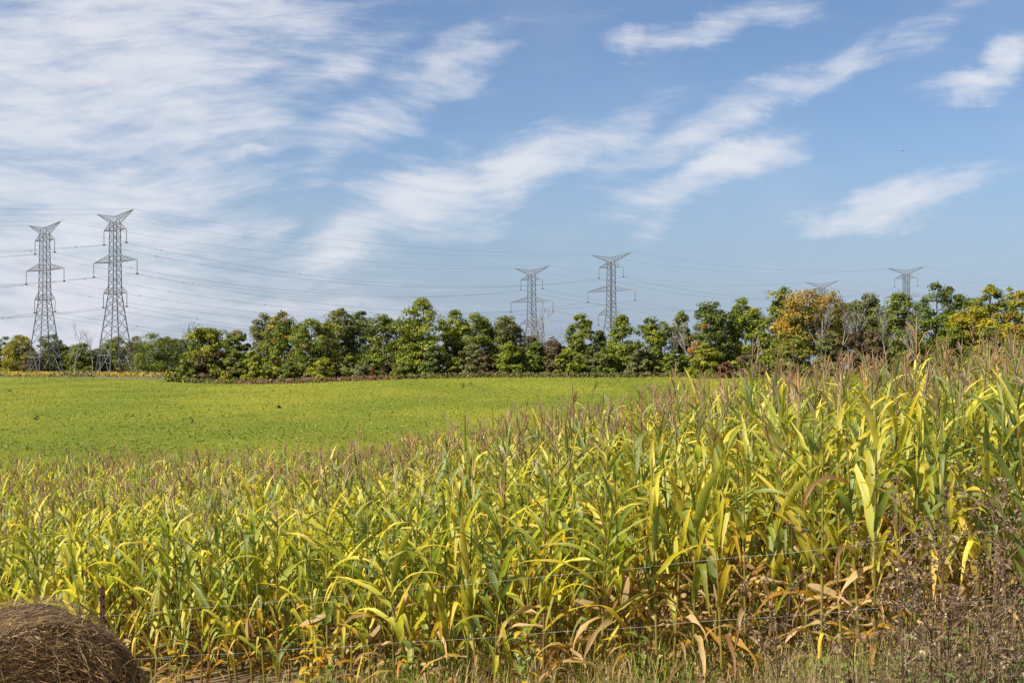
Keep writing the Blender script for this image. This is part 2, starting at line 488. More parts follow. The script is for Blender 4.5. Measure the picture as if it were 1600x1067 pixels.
# ------------------------------------------------------------------ pylons and power lines
def pylon_meshes():
    ms = {}
    KZ = [(0, 4.55), (26.8, 1.5), (49.3, 1.2)]

    def hw(z):
        for (z0, a), (z1, c) in zip(KZ, KZ[1:]):
            if z <= z1: return a + (c - a) * (z - z0) / (z1 - z0)
        return KZ[-1][1]

    def corner(i, z):
        h = hw(z); sx, sy = ((-1, -1), (1, -1), (1, 1), (-1, 1))[i % 4]
        return np.array([sx * h, sy * h, z])
    for i in range(4):
        b = MB(); b.tube([corner(i, 0), corner(i, 26.8), corner(i, 49.3)], [.24, .19, .15], 4, True)
        b.box(corner(i, .15), (.9, .9, .5)); ms['leg%d' % i] = b.mesh('leg', [M['steel']])
    b = MB()
    lv = [7.0, 11.4, 15.4, 19.0, 22.0, 24.6, 26.8]
    r_ = .085
    for i in range(4):
        A, B = corner(i, 7), corner(i + 1, 7); mid = (A + B) / 2
        b.bar(A, B, .12); b.bar(mid, corner(i, 0), .10); b.bar(mid, corner(i + 1, 0), .10)
        for f in (.35, .68):
            b.bar(mid + (corner(i, 0) - mid) * f, corner(i, 7 * (1 - f)), .06); b.bar(mid + (corner(i + 1, 0) - mid) * f, corner(i + 1, 7 * (1 - f)), .06)
        for z0, z1 in zip(lv, lv[1:]):
            b.bar(corner(i, z0), corner(i + 1, z1), r_); b.bar(corner(i + 1, z0), corner(i, z1), r_)
    b.bar(corner(0, 7), corner(2, 7), .08); b.bar(corner(1, 7), corner(3, 7), .08)
    ms['lower'] = b.mesh('lower_bracing', [M['steel']])
    b = MB()
    lv = np.linspace(26.8, 49.3, 11)
    for i in range(4):
        for k, (z0, z1) in enumerate(zip(lv, lv[1:])):
            b.bar(corner(i, z0), corner(i + 1, z1), .07); b.bar(corner(i + 1, z0), corner(i, z1), .07)
            if k % 2 == 0: b.bar(corner(i, z0), corner(i + 1, z0), .06)
        b.bar(corner(i, 49.3), corner(i + 1, 49.3), .08)
    ms['upper'] = b.mesh('upper_bracing', [M['steel']])
    for nm, L, z0, z1, st in (('arm0', 7.1, 26.8, 29.3, 3), ('arm1', 13.2, 36.9, 39.2, 6), ('arm2', 6.8, 47.0, 49.3, 3)):
        b = MB()
        for s in (-1, 1):
            tip = np.array([s * L, 0, z0 + .1])
            bt = [np.array([s * hw(z0), y * hw(z0), z0]) for y in (-1, 1)]
            tp = [np.array([s * hw(z1), y * hw(z1), z1]) for y in (-1, 1)]
            for q in bt + tp: b.bar(q, tip, .10)
            pb = bt[0]; pt = tp[0]
            for k in range(1, st + 1):
                f = k / (st + .6)
                nb = [q + (tip - q) * f for q in bt]; nt = [q + (tip - q) * f for q in tp]
                b.bar(nb[0], nb[1], .05); b.bar(nt[0], nt[1], .045)
                for y in (0, 1):
                    b.bar(nb[y], nt[y], .05)
                    fp = (k - 1) / (st + .6)
                    b.bar(bt[y] + (tip - bt[y]) * fp, nt[y], .05)
                b.bar(bt[0] + (tip - bt[0]) * ((k - 1) / (st + .6)), nb[1], .045)
        ms[nm] = b.mesh('cross_arm', [M['steel']])
    for s in (-1, 1):
        b = MB()
        tip = np.array([s * 11.2, 0, 52.9])
        bt = [np.array([s * 1.2, y * 1.2, 49.3]) for y in (-1, 1)]
        tp = [np.array([0, y * .55, 51.3]) for y in (-1, 1)]
        for q in bt + tp: b.bar(q, tip, .10)
        for y in (0, 1): b.bar(bt[y], tp[y], .09)
        st = 6
        for k in range(1, st + 1):
            f = k / (st + .6); fp = (k - 1) / (st + .6)
            for y in (0, 1):
                nb = bt[y] + (tip - bt[y]) * f; nt = tp[y] + (tip - tp[y]) * f
                b.bar(nb, nt, .05); b.bar(bt[y] + (tip - bt[y]) * fp, nt, .05)
            b.bar(bt[0] + (tip - bt[0]) * f, bt[1] + (tip - bt[1]) * f, .045)
        ms['horn%d' % s] = b.mesh('earth_wire_horn', [M['steel']])
    b = MB()
    zz = np.linspace(0, -4.3, 33); rr = np.where(np.arange(33) % 2 == 0, .06, .145); rr[:2] = .05
    b.tube(np.stack([0 * zz, 0 * zz, zz], -1), rr, 6, True)
    b.box((0, 0, -4.45), (.5, .8, .35))
    ms['ins'] = b.mesh('insulator', [M['insulator']])
    return ms


PM = pylon_meshes()
ALPHA = R(-44)           # the cross-arms point across the line
INS = [(-7.1, 26.9), (7.1, 26.9), (-13.2, 37.0), (13.2, 37.0), (-6.8, 47.1), (6.8, 47.1)]


def pylon(loc, label):
    o = empty('electricity_pylon', loc, ALPHA)
    tag(o, label, 'pylon', 'lattice pylons of the two power lines')
    for i in range(4): link('leg', PM['leg%d' % i], o)
    link('lower_bracing', PM['lower'], o); link('upper_bracing', PM['upper'], o)
    for k in range(3): link('cross_arm', PM['arm%d' % k], o)
    for s in (-1, 1): link('earth_wire_horn', PM['horn%d' % s], o)
    for (x, z) in INS: link('insulator', PM['ins'], o, (x, 0, z))
    return o


PA = [(-127, 455, -2.95), (42.5, 610, -3.9), (212, 765, 1.2)]     # line nearer the viewer
PB = [(-160, 487, -3.4), (9, 652, -6.6), (178, 817, -3.2)]        # line behind it
LA = ['tall lattice pylon standing in goldenrod, the larger of the pair beyond the green field',
      'lattice pylon behind the trees, taller of the two above the middle trees',
      'distant lattice pylon top showing above dark green trees over the tasselled corn']
LB = ['lattice pylon at the far left edge, the smaller of the pair beyond the green field',
      'lattice pylon half hidden behind bare brown treetops in the middle of the tree belt',
      'faint pylon top peeping over the orange-leaved tree above the corn']
for p, l in zip(PA, LA): pylon((p[0], p[1], p[2] + CAMZ), l)
for p, l in zip(PB, LB): pylon((p[0], p[1], p[2] + CAMZ), l)


def cables(line, step, which):
    pts = [(line[0][0] - step[0], line[0][1] - step[1], line[0][2] - .5)] + line + [(line[-1][0] + step[0], line[-1][1] + step[1], line[-1][2] + 1)]
    ca, sa = math.cos(ALPHA), math.sin(ALPHA)
    names = [('lowest cable', 0), ('lowest cable', 1), ('middle cable', 2), ('middle cable', 3), ('upper cable', 4), ('upper cable', 5), ('thin topmost earth wire', 6), ('thin topmost earth wire', 7)]
    spac = MB(); spac.box((0, 0, 0), (.26, .36, .44)); spm = spac.mesh('spacer', [M['cable']])
    for nm, k in names:
        side = 'nearer' if k % 2 else 'farther'
        if k < 6: lx, lz = INS[k]; lz -= 4.55; sag = 8.2
        else: lx = (-11.2, 11.2)[k - 6]; lz = 52.9; sag = 5.0
        at_ = [np.array([p[0] + lx * ca, p[1] + lx * sa, p[2] + CAMZ + lz]) for p in pts]
        b = MB(); sp = []
        for a_, c_ in zip(at_, at_[1:]):
            f = np.linspace(0, 1, 25)[:, None]
            path = a_ + (c_ - a_) * f; path[:, 2] -= sag * 4 * (f * (1 - f))[:, 0]
            if k < 6:
                b.tube(path, .032, 5)
                for g in np.linspace(.1, .9, 5) + rng.uniform(-.05, .05, 5):
                    p_ = a_ + (c_ - a_) * g; p_[2] -= sag * 4 * g * (1 - g); sp.append(p_)
            else: b.tube(path, .022, 5)
        if k < 6: root = empty('power_cable', tuple(at_[1]))
        else: root = empty('earth_wire', tuple(at_[1]))
        tag(root, f'{nm} on the {side} side of the {which}', 'power cable' if k < 6 else 'earth wire', 'cables strung between the pylons')
        o = b.build('strand', M['cable'], root); o.location = -np.array(at_[1])
        for p_ in sp: link('spacer', spm, root, tuple(p_ - at_[1]))


cables(PA, (169.5, 155), 'pylon line nearer the field')
cables(PB, (169, 165), 'pylon line farther from the field')


# ------------------------------------------------------------------ trees
GREEN = np.array([.105, .132, .012]); BRIGHT = np.array([.165, .190, .012]); OLIVE = np.array([.155, .148, .022]); DARK = np.array([.062, .082, .016])
GREY = np.array([.110, .112, .042]); ORANGE = np.array([.30, .125, .02]); YEL = np.array([.30, .24, .014]); BROWN = np.array([.12, .075, .045])
RED = np.array([.15, .05, .03]); RUST = np.array([.27, .16, .022]); YG = np.array([.22, .225, .016])

GREEN, BRIGHT, OLIVE, DARK, GREY = GREEN * 1.18, BRIGHT * 1.08, OLIVE * np.array([.92, 1.08, 1.0]), DARK * 1.15, GREY * 1.15


def tree_crown(r, h, wd, base, shape, leaf, nleaf, c1, c2, accent=None, acc_share=0.0, gap=0.0, acc_side=0):
    """clusters of leaf faces spread through an uneven crown volume"""
    ncl = int(np.clip(40 + h * wd * 1.5, 30, 230))
    # several leaders of different height make the outline uneven
    K = {'cone': 2, 'tall': 4, 'oval': 5, 'dome': 6, 'round': 4}[shape]
    lob = [(0.0, 0.0, 1.0, {'cone': .46, 'tall': .34, 'oval': .36, 'dome': .36, 'round': .42}[shape])]
    for q in range(K):
        a = r.uniform(0, 2 * np.pi); d = r.uniform(.18, .34)
        lob.append((d * math.cos(a), d * math.sin(a), r.uniform(*{'cone': (.4, .65), 'tall': (.6, .92), 'oval': (.74, .98), 'dome': (.72, .98), 'round': (.6, .95)}[shape]), r.uniform(.17, .30)))
    hs = np.array([l[2] * l[3] for l in lob]); hs[0] *= 1.7; hs /= hs.sum()
    cen = []; rad = []; k = 0
    while len(cen) < ncl:
        k += 1
        lx, ly, lh, lr = lob[int(r.choice(len(lob), p=hs))]
        t = r.random() ** .9
        if base < .1 * h and k % 4 == 0: t = r.uniform(0, .35)
        if shape == 'cone': pr = (1 - t) ** .7 * .96 + .06
        else: pr = (1 - t ** 3.2) ** .6 * (.80 + .20 * min(1, t / .3))
        a = r.uniform(0, 2 * np.pi)
        rr = pr * lr * wd * (.45 + .55 * math.sqrt(r.random()))
        if r.random() < gap and t > .3: continue
        cr = (wd * .058 + h * .020) * r.uniform(.5, 1.4)
        zt = base + (h * lh - base - cr * .7) * t + cr * .2
        cen.append((lx * wd + rr * math.cos(a), ly * wd + rr * math.sin(a), max(cr * .4, zt))); rad.append(cr)
    cen = np.array(cen); rad = np.array(rad)
    per = max(10, int(nleaf / ncl))
    Nn = ncl * per
    ci = np.repeat(np.arange(ncl), per)
    d = r.normal(0, 1, (Nn, 3)); d /= np.linalg.norm(d, axis=1)[:, None]
    d[:, 2] = np.where(r.random(Nn) < .55, np.abs(d[:, 2]), d[:, 2])
    P0 = cen[ci] + d * (rad[ci] * (.30 + 1.0 * r.random(Nn) ** .7))[:, None] * (1.1, 1.1, .78)
    P0[:, 2] = np.maximum(P0[:, 2], .1)
    out = P0 - np.array([0, 0, base + (h - base) * .4]); out /= np.linalg.norm(out, axis=1)[:, None] + 1e-6
    V, Q = tris_scatter(P0, leaf * r.uniform(.6, 1.4, Nn), d * .7 + out * .5 + (0, 0, .25), r)
    mixf = r.random(ncl) ** 1.2
    cc = c1[None] * (1 - mixf[:, None]) + c2[None] * mixf[:, None]
    cc = cc * r.uniform(.78, 1.25, (ncl, 1))
    if accent is not None:
        pick = r.random(ncl) < acc_share * (1.0 if not acc_side else 2.2 * (cen[:, 0] * acc_side > wd * .12))
        cc[pick] = accent * r.uniform(.8, 1.25, (pick.sum(), 1))
    col = cc[ci] * r.uniform(.75, 1.3, (Nn, 1))
    return V, Q, np.repeat(col, 3, 0), cen


def make_tree(name, x, ytop, wpx, Y, label, cat='tree', group='trees of the belt beyond the field', shape='oval', c1=GREEN, c2=OLIVE, accent=None, acc=0.0,
              basef=.04, dens=1.0, gap=0.0, pale=False, seed=0, side=0, sink=0.0):
    r = np.random.default_rng(1000 + seed)
    X = (x - 800) / F * Y
    zg = float(gz(X, Y)) - sink
    h = CAMZ - (ytop - HZ) / F * Y - zg
    wd = wpx / F * Y
    root = empty(name, (X, Y, zg), 0)
    tag(root, label, cat, group)
    leaf = .22 + Y * .00042
    area = h * wd
    nl = int(np.clip(area * 215 * dens * (.42 / leaf) ** 1.6, 400, 20000))
    V, Q, C, cen = tree_crown(r, h, wd, h * basef, shape, leaf, nl, c1, c2, accent, acc, gap, side)
    link('crown', mesh_np('crown', V, None, Q, [M['tree_leaf']], False, C), root)
    b = MB()
    tr = max(.07, h * .016)
    lean = r.normal(0, .02 * h, 2)
    zz = np.linspace(-.3, h * .86, 7)
    path = np.stack([lean[0] * (zz / h) ** 2 * 2 + .06 * np.sin(zz), lean[1] * (zz / h) ** 2 * 2, zz], -1)
    b.tube(path, tr * np.linspace(1.25, .22, 7), 6)
    for c in cen[:: max(1, len(cen) // 22)]:
        z0 = max(.12 * h, min(.8 * h, c[2] - .28 * math.hypot(c[0], c[1]) - .06 * h))
        i = np.interp(z0, zz, np.arange(7)); k = int(min(5, i)); p0 = path[k] + (path[k + 1] - path[k]) * (i - k)
        m_ = (p0 + c) / 2 + (0, 0, -.02 * h)
        b.tube([p0, m_, c], [tr * .42, tr * .26, tr * .08], 4)
    b.build('trunk', M['pale_bark' if pale else 'bark'], root, True)
    return root


def bare_tree(x, ytop, Y, label, seed=0, spread=.35, pale=True, group='bare trees of the belt', wid=1.0, nb=8):
    r = random.Random(seed)
    X = (x - 800) / F * Y; zg = float(gz(X, Y)); h = CAMZ - (ytop - HZ) / F * Y - zg
    root = empty('bare_tree', (X, Y, zg)); tag(root, label, 'tree', group)
    b = MB(); tw = MB()

    def grow(p, d, L, rad, lvl, mb):
        n = 4; pts = [p]
        for i in range(n):
            d = (d + Vector((r.gauss(0, .09), r.gauss(0, .09), .05))).normalized()
            pts.append(pts[-1] + d * (L / n))
        mb.tube([tuple(q) for q in pts], np.linspace(rad, rad * .45, n + 1), 5 if lvl == 0 else 3)
        if lvl >= 3: return
        for i in range(nb - lvl * 2):
            f = r.uniform(.3 if lvl == 0 else .15, 1.0); k = min(n - 1, int(f * n)); q = pts[k].lerp(pts[k + 1], f * n - k)
            a = r.uniform(0, 6.283); s = Vector((math.cos(a), math.sin(a), 0)) * spread * 1.7 * wid
            grow(q, (d + s).normalized(), L * r.uniform(.34, .5), max(.022, rad * .42), lvl + 1, tw)
    grow(Vector((0, 0, -.2)), Vector((r.gauss(0, .04), r.gauss(0, .04), 1)), h * .86, h * .011, 0, b)
    m = M['pale_bark' if pale else 'bark']
    b.build('trunk', m, root, True); tw.build('branches', m, root)
    return root


# trees far behind the pylons, along the left
FARL = [(8, 526, 34, 520, DARK, OLIVE, 'dark tree at the far left edge behind the smaller pylon'),
        (31, 523, 42, 515, OLIVE, YEL, 'olive yellow tree just left of the smaller pylon'),
        (50, 547, 30, 505, BROWN, OLIVE, 'low reddish brown tree between the legs of the smaller pylon'),
        (82, 521, 36, 520, OLIVE, GREY, 'olive tree showing through the legs of the smaller pylon'),
        (104, 541, 34, 525, GREEN, OLIVE, 'short green tree just right of the smaller pylon'),
        (128, 536, 40, 520, OLIVE, GREEN, 'olive tree midway between the two big pylons'),
        (153, 545, 34, 525, GREEN, GREY, 'short tree at the outer leg of the larger pylon'),
        (184, 526, 40, 530, OLIVE, YG, 'olive tree showing through the larger pylon'),
        (213, 524, 26, 515, BROWN, GREY, 'brownish slim tree just right of the larger pylon'),
        (237, 522, 62, 500, GREEN, OLIVE, 'broad green tree with yellow top right of the larger pylon'),
        (262, 526, 34, 510, OLIVE, GREEN, 'olive tree beside the broad green tree near larger pylon'),
        (282, 531, 26, 480, DARK, DARK, 'very dark slim tree behind the first tall tree of the belt'),
        (298, 518, 34, 470, DARK, GREEN, 'dark tree with pointed top left of the first tall belt tree')]
for i, (x, yt, wp, Y, a, b_, lb) in enumerate(FARL):
    make_tree('distant_tree', x, yt, wp * 1.55, Y, lb, group='distant trees behind the pylons', shape='dome', c1=a, c2=b_, seed=i, dens=.9, basef=.02)
for i, (x, yt) in enumerate([(117, 522), (143, 528), (157, 530)]):
    bare_tree(x, yt, 500, ['bare grey tree, the tallest between the two big pylons', 'bare twiggy tree, second of three between the big pylons',
                           'bare twiggy tree close to the left leg of the larger pylon'][i], 40 + i, group='distant bare trees between the pylons', wid=.8)

BELT = [
    # x, top row, width px, depth, shape, c1, c2, accent, share, label
    (325, 508, 66, 238, 'dome', GREEN, YG, YG, .18, 'full green tree with sunlit yellowish side, first of the belt'),
    (370, 516, 48, 246, 'oval', OLIVE, GREEN, RUST, .08, 'olive round-topped tree, second of the belt'),
    (411, 491, 50, 254, 'tall', GREY, OLIVE, None, 0, 'tall grey-green tree behind the orange-tinged one'),
    (441, 488, 60, 244, 'oval', OLIVE, GREEN, RUST, .12, 'tall rounded tree tinged orange at its top'),
    (484, 498, 64, 240, 'dome', GREEN, OLIVE, YEL, .10, 'broad olive green tree with yellow lower branches'),
    (528, 481, 62, 252, 'oval', GREY, OLIVE, YG, .10, 'grey olive tree with two domed tops'),
    (563, 484, 54, 256, 'oval', GREY, GREEN, RUST, .06, 'tall olive tree behind the dark green maple'),
    (600, 492, 76, 240, 'dome', GREEN, DARK, YG, .12, 'broad dark green maple by the dip in the field'),
    (630, 516, 40, 256, 'oval', BROWN, GREY, RED, .15, 'small reddish brown tree between two green maples'),
    (660, 467, 74, 238, 'tall', BRIGHT, GREEN, YG, .25, 'tallest bright green tree of the belt, steeple shaped'),
    (712, 485, 50, 246, 'tall', GREEN, OLIVE, YG, .10, 'narrow green tree beside the tallest bright tree'),
    (742, 490, 60, 242, 'dome', BRIGHT, GREEN, YG, .15, 'full green tree left of the round olive one'),
    (783, 494, 66, 244, 'dome', OLIVE, GREY, None, 0, 'round olive grey tree left of the hidden pylon'),
    (828, 522, 50, 252, 'oval', BROWN, GREY, None, 0, 'thin brownish tree in front of the hidden pylon'),
    (866, 528, 44, 256, 'oval', GREY, BROWN, None, 0, 'thin grey brown tree under the bare branches'),
    (906, 489, 48, 248, 'tall', OLIVE, GREEN, YG, .12, 'olive columnar tree right of the bare trees'),
    (937, 518, 32, 258, 'cone', DARK, DARK, None, 0, 'dark bluish small tree below the taller middle pylon'),
    (972, 492, 54, 240, 'cone', GREEN, BRIGHT, YG, .10, 'pointed deep green tree just right of the taller middle pylon'),
    (1016, 497, 60, 244, 'oval', OLIVE, GREEN, YG, .12, 'loose olive tree with sky showing through its crown'),
    (1064, 487, 30, 246, 'tall', GREY, GREEN, None, 0, 'slender airy tree standing alone in the gap'),
    (1110, 467, 66, 222, 'dome', GREEN, DARK, ORANGE, .14, 'large dark green maple with orange patches on one side'),
    (1165, 465, 66, 224, 'dome', GREEN, BRIGHT, YEL, .06, 'large green maple next to the orange-patched one'),
    (1226, 450, 56, 218, 'oval', GREEN, OLIVE, YG, .14, 'green tree directly left of the orange-leaved tree'),
    (1264, 453, 92, 212, 'dome', OLIVE, RUST, ORANGE * .6 + YEL * .4, .14, 'wide tree turning orange and yellow above the corn'),
    (1318, 470, 50, 226, 'oval', GREY, OLIVE, None, 0, 'sparse grey-green tree with pale trunks right of the orange one'),
    (1356, 460, 58, 214, 'oval', GREY, GREEN, None, 0, 'grey-green tree with pale forked trunk'),
    (1406, 458, 62, 208, 'dome', GREEN, OLIVE, None, 0, 'rounded olive green tree below the farthest pylon'),
    (1462, 443, 70, 204, 'dome', DARK, GREEN, None, 0, 'tall dark green tree right of the farthest pylon'),
    (1500, 460, 56, 210, 'oval', GREEN, DARK, None, 0, 'dark rounded tree behind the yellow shrubs'),
    (1548, 446, 62, 206, 'oval', OLIVE, YG, YEL, .16, 'olive tree with upright top near the right edge'),
    (1597, 455, 62, 200, 'oval', YG, OLIVE, YEL, .25, 'yellow-green tree cut by the right edge'),
    (1524, 478, 76, 188, 'dome', YEL, YG, YEL, .3, 'low yellow tree in front of the dark trees'),
    (1592, 486, 76, 182, 'dome', YEL, YG, RUST, .12, 'golden yellow low tree at the right edge'),
]
SPARSE = {828: .45, 866: .42, 1064: .55, 1016: .72, 1318: .5, 1356: .62, 630: .7, 1264: .85}
for i, (x, yt, wp, Y, sh, a, b_, ac, shr, lb) in enumerate(BELT):
    make_tree('belt_tree', x, yt, wp * 1.32, Y, lb, shape=sh, c1=a, c2=b_, accent=ac, acc=shr, seed=50 + i, dens=SPARSE.get(x, 1.0),
              basef=.34 if x == 1064 else (.22 if x in (1318, 1356, 1264) else .02), pale=x in (1064, 1318, 1356, 1264), side=-1 if x == 1110 else 0)
BARE = [(850, 493, 250, 'tallest bare tree beside the half hidden pylon'), (872, 500, 254, 'second bare tree right of the half hidden pylon'), (836, 508, 256, 'short bare tree in front of the half hidden pylon'),
        (305, 513, 262, 'bare tree between the first two belt trees'), (640, 505, 262, 'bare twigs beside the tallest bright green tree'),
        (1052, 520, 236, 'bare pale trunk at the gap beside the slender tree'), (1076, 515, 238, 'bare pale trunk just left of the orange-patched maple'),
        (1285, 480, 206, 'bare pale tree under the orange-leaved tree'), (1310, 488, 200, 'pale leafless tree right of the orange-leaved tree'), (1338, 478, 200, 'pale leafless tree beside the forked trunk'),
        (1386, 500, 190, 'leafless thin trunk left of the rounded olive tree'), (1432, 505, 186, 'leafless thin trunk in front of the tall dark tree')]
for i, (x, yt, Y, lb) in enumerate(BARE):
    bare_tree(x, yt, Y, lb, 70 + i, .3, True, wid=.8 if x > 1000 else 1.0)

# shrubs along the edge of the belt
SHRUBS = []
rs = random.Random(4)
xs = 300
names_c = [('olive', OLIVE), ('green', GREEN), ('yellow-green', YG), ('grey-green', GREY), ('brownish', BROWN), ('dark green', DARK), ('bright green', BRIGHT)]
while xs < 1240:
    SHRUBS.append((xs + rs.uniform(-6, 6), rs.choice(names_c), rs.uniform(32, 58), rs.uniform(24, 56)))
    xs += rs.uniform(19, 28)
special = {2: ('orange-red', ORANGE)}
for i, (x, (cn, c), wp, hp) in enumerate(SHRUBS):
    Y = 233 + rs.uniform(0, 5) if x < 1085 else 212 + rs.uniform(0, 5)
    zb = float(relg((x - 800) / F * Y, Y)); yb = HZ - zb * F / Y
    make_tree('shrub', x, yb - hp, wp, Y, f'{cn} shrub at the foot of the tree belt, {ordinal(i + 1)} from the goldenrod', 'shrub', 'shrubs along the foot of the tree belt', 'round', c, c * .7 + GREEN * .3, seed=300 + i, basef=.0)
for i, (x, yt, wp, Y, c, lb) in enumerate([(265, 577, 14, 236, YG, 'small upright yellow-green bush alone at the field edge'), (352, 579, 18, 231, YEL, 'small bright yellow bush in front of the belt trees'),
                                           (582, 575, 11, 231, ORANGE, 'tiny bright orange bush under the dark maple'), (130, 577, 28, 330, OLIVE, 'low olive bush among the goldenrod between the pylons'),
                                           (222, 578, 26, 300, GREY, 'low grey-green bush right of the larger pylon'), (1135, 566, 30, 208, RED, 'dark red bush at the belt edge behind the tassels'),
                                           (1188, 562, 34, 205, BROWN, 'brown bush at the belt edge above the corn'), (1240, 530, 60, 200, OLIVE, 'olive bush under the orange-leaved tree'),
                                           (1300, 520, 66, 196, GREY, 'grey bush behind the tassels right of the orange-leaved tree'), (1362, 514, 70, 192, BROWN, 'brown thicket bush under the pale forked trunk'),
                                           (1425, 510, 70, 190, OLIVE, 'olive thicket bush below the farthest pylon'), (1485, 508, 66, 186, GREEN, 'green thicket bush left of the low yellow tree'), (1550, 510, 70, 180, OLIVE, 'olive thicket bush under the yellow trees')]):
    make_tree('bush', x, yt, wp, Y, lb, 'bush', 'bushes at the field edge', 'round', c, c * .8 + OLIVE * .2, seed=400 + i, basef=0, sink=.2)


def meadow():
    r = np.random.default_rng(9)
    b = MB()
    # goldenrod in front of the pylons
    N = 9000
    x = r.uniform(-5, 310, N); Y = r.uniform(252, 440, N); X = (x - 800) / F * Y
    P0 = np.stack([X, Y, gz(X, Y) + r.uniform(.15, 1.05, N)], -1)
    V, Q = quads_scatter(P0, r.uniform(.3, .6, N), np.array([-.3, -.5, .6]), r, .6)
    f = (P0[:, 2] - gz(X, Y))[:, None]
    cl = np.sin(X * .35 + np.sin(Y * .05) * 3)[:, None] + r.normal(0, .4, (N, 1))
    c = np.where((f > .5) & (cl > -.1), np.array([.36, .23, .02]), np.where(cl > -.6, np.array([.15, .135, .03]), np.array([.12, .10, .045])))
    c = c * r.uniform(.7, 1.3, (N, 1))
    b.add(V, Q, col=np.repeat(c, 4, 0))
    tag(b.build('goldenrod', M['weed_leaf'], tint=True), 'yellow goldenrod meadow around the pylon feet', 'goldenrod', kind='stuff')
    b = MB()
    N = 9000
    x = r.uniform(290, 1250, N); Y = np.where(x < 1090, r.uniform(226, 242, N), r.uniform(206, 220, N)); X = (x - 800) / F * Y
    P0 = np.stack([X, Y, gz(X, Y) + r.uniform(.05, .85, N)], -1)
    V, Q = quads_scatter(P0, r.uniform(.25, .55, N), np.array([-.3, -.5, .6]), r, .5)
    dip = ((x > 370) & (x < 620))[:, None]
    c = np.where(dip, np.where(r.random((N, 1)) < .6, np.array([.17, .085, .06]), np.array([.20, .14, .07])), np.where(r.random((N, 1)) < .6, np.array([.10, .11, .025]), np.array([.16, .12, .045])))
    b.add(V, Q, col=np.repeat(c * r.uniform(.7, 1.3, (N, 1)), 4, 0))
    tag(b.build('edge_grass', M['weed_leaf'], tint=True), 'reddish brown rough grass along the foot of the tree belt', 'grass', kind='stuff')


meadow()


# ------------------------------------------------------------------ corn
def leaf_template(r, L, W, a0, a1, n, kink=None, twist=0.0, fold=.55, wave=.012):
    """one corn leaf growing along +X from the stalk; returns verts, quads, lf"""
    t = np.linspace(0, 1, n + 1)
    ang = a0 + (a1 - a0) * t ** 1.35
    if kink is not None:
        ang = np.where(t < kink[0], a0 + (kink[1] - a0) * (t / kink[0]) ** 1.5, kink[2] + (a1 - kink[2]) * (t - kink[0]) / (1 - kink[0]))
    ds = L / n
    x = np.concatenate([[0], np.cumsum(np.cos(ang[:-1]) * ds)]); z = np.concatenate([[0], np.cumsum(np.sin(ang[:-1]) * ds)])
    y = .05 * L * r.normal() * t ** 2
    tx = np.cos(ang); tz = np.sin(ang)
    wv = (.92 if n > 7 else .90) * W * np.minimum(1, .45 + t / .22 * .55) * np.clip(1 - t, 0, 1) ** .78 * (1 + .12 * np.sin(t * 3.0))
    wv[-1] = W * .02
    tw = twist * t + r.normal(0, .1)
    nx, nz = -tz, tx            # upward normal in the leaf plane
    fa = fold * (1 - .55 * t)
    V = []; LF = []
    for s in (-1, 0, 1):
        side = s * wv * .5 * np.cos(fa); lift = abs(s) * wv * .5 * np.sin(fa) + (s != 0) * wave * np.sin(t * 17 + s * 1.3 + r.uniform(0, 6)) * (wv / W)
        oy = side * np.cos(tw); on = lift + side * np.sin(tw)
        V.append(np.stack([x + nx * on, y + oy, z + nz * on], -1)); LF.append(np.stack([t, np.full_like(t, s), np.zeros_like(t)], -1))
    V = np.stack(V, 1).reshape(-1, 3); LF = np.stack(LF, 1).reshape(-1, 3)
    i = np.arange(n) * 3
    Q = np.concatenate([np.stack([i, i + 1, i + 4, i + 3], -1), np.stack([i + 1, i + 2, i + 5, i + 4], -1)])
    return V, Q, LF


def leaf_set(seed, n):
    r = np.random.default_rng(seed); out = {'up': [], 'mid': [], 'kink': [], 'dry': []}
    for k in range(7): out['up'].append(leaf_template(r, r.uniform(.42, .62), r.uniform(.062, .082), R(r.uniform(52, 76)), R(r.uniform(-45, 45)), n, None, r.uniform(-.8, .8), .5))
    for k in range(9): out['mid'].append(leaf_template(r, r.uniform(.66, .9), r.uniform(.075, .100), R(r.uniform(48, 74)), R(r.uniform(-62, 48)), n, None, r.uniform(-1.1, 1.1), .5))
    for k in range(6):
        kt = r.uniform(.32, .6)
        out['kink'].append(leaf_template(r, r.uniform(.6, .85), r.uniform(.075, .098), R(r.uniform(55, 75)), R(r.uniform(-92, -70)), n, (kt, R(r.uniform(15, 45)), R(r.uniform(-70, -50))), r.uniform(-.9, .9), .4))
    for k in range(7): out['dry'].append(leaf_template(r, r.uniform(.45, .72), r.uniform(.05, .085), R(r.uniform(-5, 50)), R(r.uniform(-100, -75)), n, None, r.uniform(-2.4, 2.4), .9, .02))
    return out


LH = leaf_set(3, 10); LL = leaf_set(3, 5)
KEYS = [(k, i) for k in LH for i in range(len(LH[k]))]
LEAFMESH = {(k, i): mesh_np('leaf', LH[k][i][0], LH[k][i][1], None, [M['corn_leaf']], True, None, LH[k][i][2]) for k, i in KEYS}


def tassel_mb(r, sides=3):
    b = MB()
    L = .34
    zz = np.linspace(0, L, 4)
    b.tube(np.stack([.02 * zz, 0 * zz, zz], -1), [.004, .0075, .0065, .0025], sides)
    for k in range(r.integers(4, 8)):
        a = r.uniform(0, 6.283); z0 = r.uniform(.03, .14); l = r.uniform(.14, .24); sp = r.uniform(.22, .6)
        d = np.array([math.cos(a), math.sin(a), 0])
        pts = [np.array([0, 0, z0]), np.array([0, 0, z0 + l * .55]) + d * l * sp * .6, np.array([0, 0, z0 + l * (.95 - sp * .45)]) + d * l * sp * 1.15]
        b.tube(pts, [.003, .005, .0022], sides)
    return b


